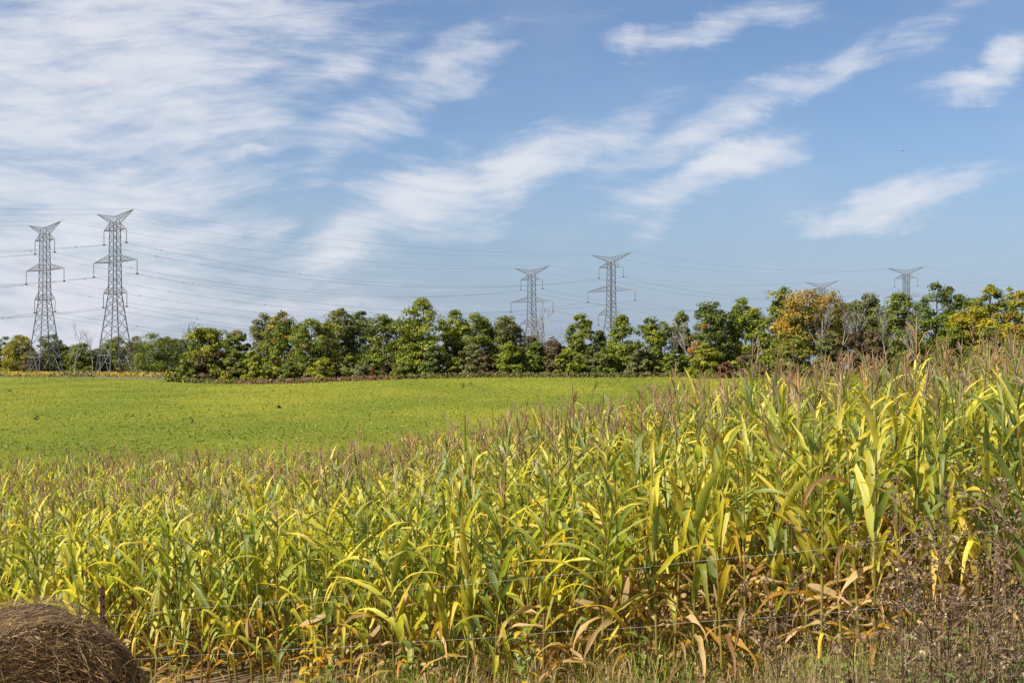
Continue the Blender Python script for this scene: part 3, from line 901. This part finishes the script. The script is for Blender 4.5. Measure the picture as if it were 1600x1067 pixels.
rt = np.random.default_rng(21)
TAS = [tassel_mb(rt) for _ in range(5)]
TASMESH = [t_.mesh('tassel', [M['corn_leaf']]) for t_ in TAS]


def ear_mb():
    b = MB()
    z = np.linspace(0, .25, 8); rr = np.array([.012, .026, .031, .031, .028, .022, .013, .004])
    b.tube(np.stack([.01 * np.sin(z * 9), 0 * z, z], -1), rr, 7, lf=(.3, .3, .2))
    for k in range(3):
        a = k * 2.1; d = np.array([math.cos(a), math.sin(a), 0]); e = np.array([-d[1], d[0], 0])
        t = np.linspace(0, 1, 5)
        p = d[None] * (.014 + .022 * np.sin(t * 2.6))[:, None] + np.array([0, 0, 1.0]) * (t * .3)[:, None]
        wd = (.03 * np.sin(.5 + t * 2.4))[:, None]
        V = np.stack([p - e * wd, p + e * wd], 1).reshape(-1, 3); i = np.arange(4) * 2
        b.add(V, np.stack([i, i + 1, i + 3, i + 2], -1), lf=np.stack([np.repeat(t, 2), np.tile([-.5, .5], 5), np.zeros(10)], -1))
    return b


EAR = ear_mb(); EARMESH = EAR.mesh('ear', [M['corn_leaf']], True, lf=True)
silk = MB()
for k in range(9):
    a = k * .7; silk.tube([(0, 0, .24), (.012 * math.cos(a), .012 * math.sin(a), .27), (.03 * math.cos(a), .03 * math.sin(a), .275 + .01 * (k % 3))], [.004, .003, .002], 3)
SILKMESH = silk.mesh('silk', [M['feather']])


def stalk_mb(sides, rings):
    b = MB()
    if rings > 4:
        z = []; rr = []
        for k in range(8):
            z += [k / 7.5, k / 7.5 + .012, k / 7.5 + .03]; f = 1 - .62 * (k / 7.5); rr += [f * 1.25, f * 1.18, f]
        z = np.clip(np.array(z), 0, 1.0); rr = np.array(rr)
    else: z = np.linspace(0, 1, rings); rr = np.linspace(1.1, .4, rings)
    b.tube(np.stack([0 * z, 0 * z, z], -1), rr * .0125, sides, lf=(.3, .5, .3))
    return b


STALK_H = stalk_mb(6, 9).mesh('stalk', [M['corn_leaf']], True, lf=True); STALK_L = stalk_mb(3, 3)

C_GREEN = np.array([.245, .300, .038]); C_LIGHT = np.array([.430, .440, .062]); C_BLUE = np.array([.155, .220, .070]); C_YEL = np.array([.56, .45, .05])
C_TAN = np.array([.46, .34, .16]); C_BRN = np.array([.21, .125, .055]); C_ORG = np.array([.44, .25, .025]); C_TAS = np.array([.40, .265, .14]); C_STK = np.array([.26, .22, .055])


def plant_spec(r, H, dry):
    """list of leaves (key, index, height, azimuth, scale, tilt, colour) with tassel, ear and stalk colours"""
    L = []
    n = int(r.integers(13, 16)); az = r.uniform(0, 6.283)
    tone = r.random()
    for k in range(n):
        f = (k + .6) / n; z = H * (.05 + .88 * f ** 1.08)
        az += math.pi + r.normal(0, .32)
        dl = dry * 1.15 - f + r.normal(0, .13)            # >0: the leaf has dried off
        if dl > 0:
            key = 'dry'; c = C_TAN * r.uniform(.7, 1.2) if r.random() < .7 else C_BRN * r.uniform(.7, 1.2)
            if r.random() < .16: c = C_ORG * r.uniform(.7, 1.0)
        else:
            key = 'up' if f > .80 else ('kink' if r.random() < (.62 if f < .45 else .28) else 'mid')
            q = r.random() + .25 * (dry - .3)
            if q < .22: c = C_BLUE * (1 - tone * .3) + C_GREEN * tone * .3
            elif q < .50: c = C_GREEN
            elif q < .88 - .10 * tone: c = C_LIGHT
            elif q < 1.0: c = C_LIGHT * .5 + C_YEL * .5
            else: c = C_YEL
            if dl > -.10 and r.random() < .6: c = C_YEL * .8 + C_ORG * .2
            c = c * r.uniform(.8, 1.22)
        i = int(r.integers(0, len(LH[key])))
        s = r.uniform(.85, 1.12) * (.86 + .2 * math.sin(math.pi * min(1, f * 1.05))) * (H / 1.95) ** .5
        L.append((key, i, z, az, s, r.normal(0, .10), np.clip(c, 0, .6)))
    ear = None
    if r.random() < .55:
        drye = r.random() < .3 + dry * .6
        ear = (H * r.uniform(.36, .50), r.uniform(0, 6.283), r.uniform(.25, .6) if not drye or r.random() < .5 else r.uniform(1.9, 2.7), (C_TAN if drye else C_LIGHT * .8 + C_YEL * .2) * r.uniform(.75, 1.1))
    sc_ = C_STK * r.uniform(.75, 1.2) if r.random() < .75 else np.array([.19, .20, .04])
    if r.random() < .2: sc_ = np.array([.26, .15, .06])
    return dict(L=L, ear=ear, H=H, stalk=sc_, tassel=None if r.random() < .56 else (int(r.integers(0, len(TAS))), r.uniform(.8, 1.2), r.uniform(0, 6.28), (C_TAS if r.random() < .6 else np.array([.42, .31, .19])) * r.uniform(.7, 1.25)))


def plant_height(X, r):
    return float(np.interp(X, [-14, -6, -3, 0, 3, 9], [1.92, 1.74, 1.74, 1.86, 2.02, 2.05])) * (r.uniform(.90, 1.08) if r.random() > .04 else r.uniform(1.1, 1.2))


def rz(a): c, s = math.cos(a), math.sin(a); return np.array([(c, -s, 0), (s, c, 0), (0, 0, 1)])


def ry(a): c, s = math.cos(a), math.sin(a); return np.array([(c, 0, s), (0, 1, 0), (-s, 0, c)])


def low_plant(spec, r, fmin=0.0):
    """the same plant as plain arrays, for the mass of the field"""
    b = MB()
    for (key, i, z, az_, s, tl, c) in spec['L']:
        if z < fmin * spec['H']: continue
        v, q, lf = LL[key][i]
        v = (v * s) @ (rz(az_) @ ry(-tl)).T + (0, 0, z)
        lf = lf.copy(); lf[:, 2] = r.random()
        b.add(v, q, col=c, lf=lf)
    H = spec['H']
    v = STALK_L.V[0] * (1, 1, H * 1.01); b.add(v, np.concatenate(STALK_L.Q), col=spec['stalk'], lf=(.3, .5, .3))
    if spec['tassel']:
        k, s, a, c = spec['tassel']; t_ = TAS[k]
        b.add((np.concatenate(t_.V) * s) @ (rz(a) @ ry(r.normal(0, .22))).T + (0, 0, H * 1.0), np.concatenate(t_.Q), col=c, lf=(.2, .5, .3))
    if spec['ear']:
        z, a, tl, c = spec['ear']
        v = np.concatenate(EAR.V) @ (rz(a) @ ry(tl)).T + (0, 0, z); b.add(v, np.concatenate(EAR.Q), col=c, lf=(.3, .4, .3))
    return (np.concatenate(b.V), np.concatenate(b.Q), np.concatenate(b.C), np.concatenate(b.L))


def screen(X, Y, Z): return 800 + X / Y * F, HZ - (Z - CAMZ) / Y * F


ROW0, ROWS, NROWS, GAP = 10.5, .76, 21, .15
FEAT_EAR = 'with a hanging husk'
single = []; mass = []
rr_ = np.random.default_rng(77)
for row in range(NROWS):
    nn = ROW0 + row * ROWS
    s = -32.0
    while s < 18:
        s += GAP * rr_.uniform(.75, 1.3)
        if rr_.random() < .05: continue
        dn = nn + rr_.normal(0, .05)
        X = NX * dn + TX * s; Y = NY * dn + TY * s
        if Y < 6: continue
        px = 800 + X / Y * F
        if px < -150 or px > 1740: continue
        inview = 5 < px < 1597
        if inview and len(single) < 300: single.append((row, X, Y))
        else: mass.append((row, X, Y))
print('corn single', len(single), 'mass', len(mass), 'last row', single[-1][0])

rp = np.random.default_rng(31)
ROWN = ['front', 'second', 'third', 'fourth', 'fifth', 'sixth', 'seventh']
cnt = {}
for (row, X, Y) in single:
    H = plant_height(X, rp)
    dry = (.17 if row == 0 else .14 if row < 3 else .12) + (.15 if X > 1.4 else .04 if X > 0 else 0) + rp.normal(0, .07)
    spec = plant_spec(rp, H, dry)
    cnt[row] = cnt.get(row, 0) + 1
    root = empty('corn_plant', (X, Y, float(gz(X, Y)) - .02), 0)
    tilt = rp.normal(0, .045, 2); 
    if rp.random() < .05: tilt = rp.normal(0, .2, 2)
    root.rotation_euler = (tilt[0], tilt[1], rp.uniform(0, 6.283))
    ny = sum(1 for l in spec['L'] if l[0] == 'dry')
    tone = 'half-dried' if ny >= 6 else 'yellowing' if ny >= 4 else 'green'
    feat = ' with husked ear' if spec['ear'] else ''
    if not spec['tassel']: feat += ', no tassel' if feat else ' without tassel'
    tag(root, f'{tone} corn plant{feat}, {ordinal(cnt[row])} from left in {ROWN[row]} row', 'corn plant', 'corn plants in the near rows')
    st = link('stalk', STALK_H, root); st.scale = (1, 1, H * 1.01); st.color = (*spec['stalk'], 1)
    for (key, i, z, az_, s_, tl, c) in spec['L']:
        o = link('leaf', LEAFMESH[(key, i)], root, (0, 0, z)); o.rotation_euler = (0, -tl, az_); o.scale = (s_, s_, s_); o.color = (*c, 1)
    if spec['tassel']:
        k, s_, a, c = spec['tassel']
        o = link('tassel', TASMESH[k], root, (0, 0, H * 1.0)); o.rotation_euler = (0, rp.normal(0, .22), a); o.scale = (s_,) * 3; o.color = (*c, 1)
    if spec['ear']:
        z, a, tl, c = spec['ear']
        o = link('ear', EARMESH, root, (0, 0, z)); o.rotation_euler = (0, tl, a); o.color = (*c, 1)
        if tl > 1: link('silk', SILKMESH, o)

specs = [plant_spec(rp, 1.9, rp.uniform(.05, .22)) for _ in range(32)]
variants = [low_plant(sp, rp) for sp in specs]; tops = [low_plant(sp, rp, .34) for sp in specs]   # deep in the field only the upper half shows
Vs, Qs, Cs, Ls = [], [], [], []; off = 0
for (row, X, Y) in mass:
    v, q, c, l = (variants if row < 9 or row > NROWS - 3 else tops)[int(rp.integers(0, len(variants)))]
    k = plant_height(X, rp) / 1.9
    a = rp.uniform(0, 6.283); tl = rz(rp.uniform(0, 6.28)) @ ry(rp.normal(0, .06))
    vv = (v * (1, 1, k)) @ (tl @ rz(a)).T + (X, Y, float(gz(X, Y)) - .02)
    Vs.append(vv); Qs.append(q + off); off += len(vv)
    j = rp.uniform(.82, 1.18) * np.array([rp.uniform(.92, 1.1), 1, 1]); Cs.append(c * j); Ls.append(l + (0, 0, rp.random()))
o = link('corn_field', mesh_np('corn_field', np.concatenate(Vs), np.concatenate(Qs), None, [M['corn_mass']], True, np.concatenate(Cs), np.concatenate(Ls)))
tag(o, 'mass of tasselled corn filling the field behind the near rows', 'corn', kind='stuff')
print('corn mass quads', sum(len(q) for q in Qs))


def build_litter():
    """dead leaves and dry grass on the ground by the fence"""
    r = np.random.default_rng(8); b = MB()
    for _ in range(1500):
        s = r.uniform(-9, 9); n = r.uniform(9.9, 14.0)
        X = NX * n + TX * s; Y = NY * n + TY * s
        key = ['dry', 'kink'][int(r.random() < .3)]
        v, q, lf = LL[key][int(r.integers(0, len(LL[key])))]
        v = (v * r.uniform(.5, .9) * (1, 1, .35)) @ (rz(r.uniform(0, 6.28)) @ ry(r.normal(.1, .3))).T
        v[:, 2] -= v[:, 2].min(); 
        b.add(v + (X, Y, gz(X, Y) + r.uniform(0, .06)), q, col=[C_TAN, C_BRN, C_TAN * .7, C_ORG * .6][int(r.integers(0, 4))] * r.uniform(.6, 1.2), lf=lf)
    tag(b.build('leaf_litter', M['corn_mass'], smooth=True, tint=True, lf=True), 'dry fallen corn leaves on the soil along the fence', 'leaf litter', kind='stuff')


build_litter()


def blades(b, r, X, Y, h, wd, c, lean=.4):
    N = len(X)
    P0 = np.stack([X, Y, gz(X, Y) - .01], -1)
    a = r.uniform(0, 6.283, N); d = np.stack([np.cos(a), np.sin(a), 0 * a], -1); e = np.stack([-np.sin(a), np.cos(a), 0 * a], -1)
    h = h[:, None]; up = np.array([0, 0, 1.0]); ln = r.uniform(.05, lean, N)[:, None]
    m_ = P0 + up * h * .55 + d * h * ln * .35; t_ = P0 + up * h * (1 - ln * .4) + d * h * ln
    V = np.stack([P0 - e * wd, P0 + e * wd, m_ + e * wd * .8, m_ - e * wd * .8, t_], 1).reshape(-1, 3)
    i = np.arange(N)[:, None] * 5
    b.add(V, i + np.array([[0, 1, 2, 3]]), i + np.array([[3, 2, 4]]), col=np.repeat(c, 5, 0))


def build_grass():
    r = np.random.default_rng(13); b = MB(); N = 32000
    s = r.uniform(-10, 9, N); n = r.uniform(6.4, 12.2, N) - .3 * np.abs(r.normal(0, .5, N))
    X = NX * n + TX * s; Y = NY * n + TY * s
    k = (Y > 4); X, Y = X[k], Y[k]; N = len(X)
    m = r.random((N, 1))
    c = np.where(m < .45, np.array([.42, .32, .16]), np.where(m < .8, np.array([.17, .20, .035]), np.array([.24, .17, .085]))) * r.uniform(.6, 1.25, (N, 1))
    blades(b, r, X, Y, r.uniform(.10, .46, N), .004, c, .7)
    N = 9000
    s = r.uniform(-9, 8, N); n = r.uniform(10.2, 12.6, N); X = NX * n + TX * s; Y = NY * n + TY * s
    m = r.random((N, 1)); c = np.where(m < .6, np.array([.22, .27, .04]), np.where(m < .8, np.array([.36, .33, .05]), np.array([.42, .32, .16]))) * r.uniform(.6, 1.25, (N, 1))
    blades(b, r, X, Y, r.uniform(.15, .55, N) * (.4 + .6 * (np.sin(s * 2.1) * np.sin(s * .7 + 1) > -.2)), .007, c, .8)
    tag(b.build('rough_grass', M['weed_leaf'], tint=True), 'rough dry grass along the foot of the wire fence', 'grass', kind='stuff')


build_grass()

# ------------------------------------------------------------------ wire fence


def fence_pt(X): return X, 12.57 - .71 * X


fx, fy = fence_pt(-4.55)
fence = empty('wire_fence', (fx, fy, float(gz(fx, fy))))
tag(fence, 'wire fence with rusty steel post running in front of the corn', 'fence')
for X in (-4.55, 6.4, -11.5):
    x, y = fence_pt(X); g0 = float(gz(x, y)); topz = (-1.82 + .205 * X if X > -8 else -3.6) + .32 + CAMZ
    b = MB()
    h = topz - g0 + .3
    b.box((0, 0, h / 2 - .3), (.055, .012, h)); b.box((0, .022, h / 2 - .3), (.012, .034, h))
    for k in range(int(h / .11)): b.box((0, -.011, k * .11 - .05), (.018, .012, .02))
    o = b.build('post', M['rust'], fence); o.location = Vector((x, y, g0)) - fence.location
for dz in (0, -.49):
    b = MB(); xs_ = np.concatenate([np.linspace(-11.5, -4.55, 8)[:-1], np.linspace(-4.55, 6.4, 34)])
    ys_ = 12.57 - .71 * xs_ - .015; zs_ = np.where(xs_ < -4.55, -2.753 + (xs_ + 4.55) * .122, -1.82 + .205 * xs_) + dz + CAMZ
    zs_ = zs_ - .05 * np.clip(np.sin((xs_ + 4.55) / 10.95 * math.pi), 0, 1) + .006 * np.sin(xs_ * 5)
    b.tube(np.stack([xs_, ys_, zs_], -1), .0008, 5)
    o = b.build('wire', M['wire'], fence); o.location = -fence.location


# ------------------------------------------------------------------ hay bale
def bale():
    Yc = 10.9; Xc = (58 - 800) / F * Yc; rad = .775; ln = 1.25
    zc = float(gz(Xc, Yc)) + rad + .05
    root = empty('hay_bale', (Xc, Yc, zc - rad), R(24))
    tag(root, 'round brown hay bale in the lower corner before the fence', 'hay bale')
    r = np.random.default_rng(3)
    # core with softened shoulders, axis along local y, front end at y=-ln/2
    prof = [(.0, -.50), (.35, -.515), (.62, -.50), (.84, -.47), (.95, -.42), (.99, -.34), (1.0, -.2), (1.0, .2), (.99, .36), (.93, .45), (.7, .5), (0, .5)]
    nS = 64; th = np.arange(nS) / nS * 2 * np.pi
    V = []
    for (q, y) in prof:
        bump = 1 + .018 * np.sin(th * 3 + y * 5) + .012 * np.sin(th * 7 + y * 9) + .008 * r.normal(size=nS)
        V.append(np.stack([rad * .985 * q * bump * np.cos(th), np.full(nS, y * ln) + .012 * r.normal(size=nS), rad + rad * .985 * q * bump * np.sin(th)], -1))
    V = np.concatenate(V); n = len(prof)
    i = np.arange(n - 1)[:, None] * nS; j = np.arange(nS)[None]; k = (j + 1) % nS
    Q = np.stack([i + j, i + nS + j, i + nS + k, i + k], -1).reshape(-1, 4)
    mc, t = newmat('hay_core'); tcn = t.n('ShaderNodeTexCoord')
    mp = t.n('ShaderNodeMapping'); mp.inputs['Scale'].default_value = (9, 40, 9); t.l(tcn.outputs['Object'], mp.inputs['Vector'])
    f = t.noise(mp.outputs[0], 1.5, 8, .7, 1.2)
    p = principled(t, t.mix(t.ramp(f, .3, .72), (.035, .022, .013, 1), (.17, .11, .065, 1)), .95, 0, .1, f, 1.0, .05); finish(t, p.outputs[0])
    link('packed_hay', mesh_np('packed_hay', V, Q, None, [mc], True), root)
    # loose strands
    N = 15000
    face = r.random(N) < .58
    a = r.uniform(0, 2 * np.pi, N); rho = rad * np.sqrt(r.random(N)) * .99
    yy = r.uniform(-.5, .5, N) * ln
    # end face: strands run round the roll; roll: strands wrap it
    P0 = np.where(face[:, None], np.stack([rho * np.cos(a), -ln * (.512 - .09 * (rho / rad) ** 8) + 0 * a, rho * np.sin(a)], -1), np.stack([rad * np.cos(a), yy, rad * np.sin(a)], -1))
    er = np.stack([np.cos(a), 0 * a, np.sin(a)], -1); et = np.stack([-np.sin(a), 0 * a, np.cos(a)], -1); ey = np.array([0, 1.0, 0])
    nrm = np.where(face[:, None], -ey + 0 * er, er)
    edge = np.clip((rho / rad - .8) / .2, 0, 1)[:, None]
    nrm = np.where(face[:, None], -ey * (1 - edge * .6) + er * edge * .9, nrm)
    tg = et * r.choice([-1, 1], (N, 1)) + r.normal(0, .55, (N, 3)); tg -= nrm * (tg * nrm).sum(1)[:, None] / (nrm * nrm).sum(1)[:, None]
    tg /= np.linalg.norm(tg, axis=1)[:, None]
    L = (r.uniform(.05, .22, N) * np.where(r.random(N) < .06, 1.6, 1))[:, None]
    wd = r.uniform(.0012, .0032, N)[:, None]
    sd = np.cross(tg, nrm); sd /= np.linalg.norm(sd, axis=1)[:, None] + 1e-9
    bend = r.normal(0, .18, (N, 1)) * sd * L
    base = P0 + nrm * r.uniform(-.004, .016, (N, 1))
    lift = nrm * (np.abs(r.normal(0, .016, (N, 1))) + .002)
    A = base - tg * L / 2; Mid = base + bend * .5 + lift; B = base + tg * L / 2 + bend * .2 + lift * r.normal(0, 1.1, (N, 1)) 
    wr = sd * wd; wn = nrm * wd
    V = np.stack([A - wr, A + wr, Mid + wr + wn, Mid - wr + wn, B + wr * .6, B - wr * .6], 1) + np.array([0, 0, rad])
    i = np.arange(N)[:, None] * 6
    Q = np.concatenate([i + np.array([[0, 1, 2, 3]]), i + np.array([[3, 2, 4, 5]])])
    m = r.random((N, 1))
    c = np.where(m < .40, np.array([.135, .080, .036]), np.where(m < .80, np.array([.27, .170, .080]), np.array([.58, .41, .20]))) * r.uniform(.65, 1.25, (N, 1))
    o = link('straw', mesh_np('straw', V.reshape(-1, 3), Q, None, [M['weed_leaf']], False, np.repeat(c, 6, 0)), root)
    o['kind'] = 'stuff'


bale()


# ------------------------------------------------------------------ dead weeds before the fence, lower right
def dead_weed(X, Y, ytop, seed, label, bushy=1.0, dark=1.0):
    r = np.random.default_rng(seed); g0 = float(gz(X, Y))
    H = CAMZ - (ytop - HZ) / F * Y - g0
    root = empty('dead_weed', (X, Y, g0)); tag(root, label, 'weed', 'dead weeds before the fence')
    b = MB(); hd = MB(); lv = MB()
    cs = np.array([.19, .125, .08]) * dark
    z = np.linspace(0, H, 8); lean = r.normal(0, .10, 2)
    path = np.stack([lean[0] * z + .02 * np.sin(z * 4 + seed), lean[1] * z + .02 * np.cos(z * 3), z], -1)
    b.tube(path, np.linspace(.0075, .003, 8), 5, col=cs)

    def heads(p, n, sp):
        for _ in range(n):
            q = p + r.normal(0, sp, 3)
            s = r.uniform(.006, .014)
            v, f = quads_scatter(q + r.normal(0, s, (5, 3)), r.uniform(.9, 1.7, 5) * s * 1.4, np.array([0, 0, .3]), r, .8)
            pal = [np.array([.13, .082, .048]), np.array([.22, .15, .09]), np.array([.34, .27, .19]), np.array([.14, .09, .05])][int(r.choice(4, p=[.42, .3, .13, .15]))]
            hd.add(v, f, col=pal * r.uniform(.85, 1.5))
    nb = int(r.integers(7, 11) * bushy)
    for k in range(nb):
        f = r.uniform(.22, 1.0); i = f * 7; j = int(min(6, i)); p0 = path[j] + (path[j + 1] - path[j]) * (i - j)
        a = r.uniform(0, 6.283); l = r.uniform(.14, .42) * (1.25 - .7 * f) * (.75 + .3 * H)
        d = np.array([math.cos(a), math.sin(a), r.uniform(.5, 1.4)]); d /= np.linalg.norm(d)
        p1 = p0 + d * l * .55 + r.normal(0, .015, 3); p2 = p1 + (d + (0, 0, .3)) * l * .5 + r.normal(0, .03, 3)
        b.tube([p0, p1, p2], [.0038, .0028, .0014], 3, col=cs * r.uniform(.8, 1.4))
        heads(p2, int(r.integers(2, 6)), .022)
        for g_ in (.45, .8):
            q0 = p0 + (p2 - p0) * g_; dd = r.normal(0, 1, 3); dd[2] = abs(dd[2]) * .8; dd /= np.linalg.norm(dd); q1 = q0 + dd * r.uniform(.05, .13)
            b.tube([q0, q1], [.002, .001], 3, col=cs * r.uniform(.8, 1.5)); heads(q1, int(r.integers(1, 4)), .012)
    heads(path[-1], 9, .022)
    for k in range(int(34 * bushy)):
        f = r.random(); i = f * 7; j = int(min(6, i)); p0 = path[j] + (path[j + 1] - path[j]) * (i - j) + r.normal(0, .07, 3) * (1, 1, .4)
        v, q = quads_scatter(p0[None], [r.uniform(.035, .09)], np.array([0, 0, .4]), r, .32)
        lv.add(v, q, col=(np.array([.13, .09, .06]) if r.random() < .7 else np.array([.09, .12, .03])) * r.uniform(.6, 1.5))
    b.build('stem', M['weed_leaf'], root, tint=True); hd.build('seed_heads', M['weed_leaf'], root, tint=True)['kind'] = 'stuff'; lv.build('withered_leaves', M['weed_leaf'], root, tint=True)['kind'] = 'stuff'


WEEDS = [(1208, 812, 9.6, 1.0, 'lone thin dead weed stem left of the weed thicket'), (1228, 905, 9.3, .8, 'short dead weed beside the lone thin stem'),
         (1405, 778, 8.9, 1.2, 'tall dark dead weed at the thicket edge beside the drooping ears'), (1438, 800, 8.4, 1.3, 'bushy dead weed second from the thicket edge by the ears'),
         (1472, 770, 8.8, 1.2, 'tall branching dead weed in the middle of the thicket'), (1500, 815, 8.2, 1.2, 'dark dead weed right of the middle of the thicket'),
         (1553, 752, 8.7, 1.1, 'tallest dead weed with pale fluffy head near the edge'), (1590, 790, 8.3, 1.2, 'dead weed cut by the edge of the picture'),
         (1378, 880, 8.6, 1.1, 'low leaning dead weed at the thicket fringe'), (1418, 900, 8.0, 1.2, 'low dark dead weed at the thicket front'),
         (1525, 880, 7.9, 1.3, 'low bushy dead weed before the tall pale-headed one'), (1345, 960, 8.8, 1.0, 'lowest dead weed at the thicket end nearest the ears'),
         (1460, 930, 7.8, 1.2, 'low tangled dead weed at the bottom of the thicket'), (1575, 900, 7.8, 1.2, 'low dead weed in the bottom corner'), (1490, 850, 8.6, 1.1, 'slender dead weed between the two tallest ones')]
for i, (x, yt, Y, bu, lb) in enumerate(WEEDS):
    dead_weed((x - 800) / F * Y, Y, yt, 500 + i, lb, bu, .8 + .1 * (i % 4))


def build_undergrowth():
    r = np.random.default_rng(17); b = MB()
    for _ in range(260):
        x = r.uniform(1290, 1660) if r.random() < .8 else r.uniform(860, 1290); Y = r.uniform(7.6, 9.6) if x > 1290 else r.uniform(10.3, 11.6)
        X = (x - 800) / F * Y; h = r.uniform(.25, .75) if x > 1290 else r.uniform(.1, .3)
        k = int(r.integers(22, 44)); g0 = float(gz(X, Y))
        zz = r.random(k) * h
        P0 = np.stack([X + r.normal(0, .09, k), Y + r.normal(0, .09, k), g0 + zz], -1)
        v, q = quads_scatter(P0, r.uniform(.03, .085, k), np.array([-.1, -.2, .6]), r, .35)
        pal = [np.array([.085, .115, .03]), np.array([.12, .14, .035]), np.array([.15, .105, .06]), np.array([.09, .065, .045])][int(r.choice(4, p=[.34, .26, .28, .12]))]
        b.add(v, q, col=np.repeat(pal * r.uniform(.9, 1.9, (k, 1)), 4, 0))
        b.tube([(X, Y, g0), (X + r.normal(0, .05), Y + r.normal(0, .05), g0 + h)], [.004, .0015], 3, col=(.13, .10, .06))
    N = 9000
    x = r.uniform(1200, 1680, N); Y = r.uniform(7.3, 10.0, N); X = (x - 800) / F * Y
    m = r.random((N, 1)); c = np.where(m < .5, np.array([.40, .30, .16]), np.where(m < .8, np.array([.16, .18, .04]), np.array([.18, .125, .07]))) * r.uniform(.6, 1.3, (N, 1))
    blades(b, r, X, Y, r.uniform(.2, .8, N), .0035, c, .5)
    tag(b.build('undergrowth', M['weed_leaf'], tint=True), 'tangle of low green and withered weeds under the dead stems', 'undergrowth', kind='stuff')


build_undergrowth()


# ------------------------------------------------------------------ broad-leaved milkweeds in the front strip
def ovate(r, L, W):
    t = np.linspace(0, 1, 7); wv = W * np.sin(np.pi * t ** .8) ** .8; wv[0] = .004; wv[-1] = .001
    an = r.uniform(.3, .8) - 1.3 * t; x = np.concatenate([[0], np.cumsum(np.cos(an[:-1]) * L / 6)]); z = np.concatenate([[0], np.cumsum(np.sin(an[:-1]) * L / 6)])
    V = np.stack([np.stack([x, s * wv / 2, z + abs(s) * wv * .14], -1) for s in (-1, 0, 1)], 1).reshape(-1, 3)
    i = np.arange(6) * 3
    Q = np.concatenate([np.stack([i, i + 1, i + 4, i + 3], -1), np.stack([i + 1, i + 2, i + 5, i + 4], -1)])
    LF = np.stack([np.stack([t * .7, np.full(7, s), 0 * t], -1) for s in (-1, 0, 1)], 1).reshape(-1, 3)
    return V, Q, LF


def milkweed(x, ytop, Y, seed, label, yellow, pods=0):
    r = np.random.default_rng(seed); X = (x - 800) / F * Y; g0 = float(gz(X, Y)); H = CAMZ - (ytop - HZ) / F * Y - g0
    root = empty('milkweed', (X, Y, g0)); tag(root, label, 'milkweed', 'broad-leaved weeds along the fence')
    b = MB(); z = np.linspace(0, H, 5); b.tube(np.stack([.03 * np.sin(z * 2), 0 * z, z], -1), np.linspace(.007, .004, 5), 6)
    o = b.build('stalk', M['corn_leaf'], root, True); o.color = (.2, .22, .06, 1)
    n = int(max(5, H / .085)); a = r.uniform(0, 6.28)
    for k in range(n):
        f = (k + .8) / n; a += math.pi / 2 + r.normal(0, .2)
        for s in (0, math.pi):
            v, q, lf = ovate(r, r.uniform(.13, .19), r.uniform(.05, .075))
            me = mesh_np('leaf', v, q, None, [M['corn_leaf']], True, None, lf)
            o = link('leaf', me, root, (0, 0, H * (.2 + .8 * f))); o.rotation_euler = (0, r.normal(0, .25), a + s)
            c = (np.array([.55, .36, .02]) if r.random() < yellow else np.array([.16, .22, .045])) * r.uniform(.8, 1.15); o.color = (*c, 1)
    for k in range(pods):
        b = MB(); t = np.linspace(0, 1, 7); b.tube(np.stack([.02 * np.sin(t * 3), 0 * t, t * .11], -1), .02 * np.sin(np.pi * (.08 + .9 * t) ** .8) + .001, 7)
        o = b.build('pod', M['pod'], root, True); o.location = (.03 * (k * 2 - 1), -.02, H * .62 + .03 * k); o.rotation_euler = (.2, .5 * (k * 2 - 1), 0)


for i, a in enumerate([(484, 945, 12.9, 'milkweed with orange-yellow leaves before the corn, right of the hay bale', .75), (270, 1005, 12.2, 'yellow-leaved milkweed close beside the hay bale', .55),
                       (515, 1008, 12.2, 'short yellow milkweed at the bottom below the taller orange-yellow one', .5), (640, 1012, 12.3, 'short green milkweed in the fallen corn leaves', .1),
                       (818, 985, 12.0, 'milkweed with two pale green pods in the front strip', .45), (996, 992, 11.9, 'dark green leafy milkweed in the front strip', .0),
                       (1285, 1035, 10.6, 'small bright yellow-green weed at the bottom near the thicket', .35)]):
    milkweed(a[0], a[1], a[2], 600 + i, a[3], a[4], 2 if i == 4 else 0)


# ------------------------------------------------------------------ bird
def bird():
    Y = 380.0; x, y, z = at(1410, 236, Y)
    root = empty('bird', (x, y, z), R(25)); tag(root, 'small dark bird flying in the open blue sky', 'bird')
    k = np.linspace(-.24, .24, 9); rr = .075 * np.sqrt(np.clip(1 - (k / .25) ** 2, 0.01, 1))
    b = MB(); b.tube(np.stack([k, 0 * k, .02 * k], -1), rr, 8, True)
    b.tube([(.22, 0, .02), (.27, 0, .03), (.32, 0, .025)], [.045, .04, .004], 6, True)
    b.add([(-.2, -.03, 0), (-.2, .03, 0), (-.42, .09, .01), (-.42, -.09, .01)], [(0, 1, 2, 3)])
    b.build('body', M['feather'], root, True)
    for s in (-1, 1):
        b = MB(); V = [(.12, s * .04, .03), (-.10, s * .04, .03), (.16, s * .30, .13 if s > 0 else .07), (-.08, s * .30, .12 if s > 0 else .06), (.0, s * .62, .20 if s > 0 else .02), (-.07, s * .60, .19 if s > 0 else .01)]
        V2 = [(p[0], p[1], p[2] + .015) for p in V]
        b.add(V + V2, [(0, 2, 3, 1), (2, 4, 5, 3), (6, 7, 9, 8), (8, 9, 11, 10), (0, 6, 8, 2), (2, 8, 10, 4), (1, 3, 9, 7), (3, 5, 11, 9), (4, 10, 11, 5)])
        b.build('wing', M['feather'], root)


bird()
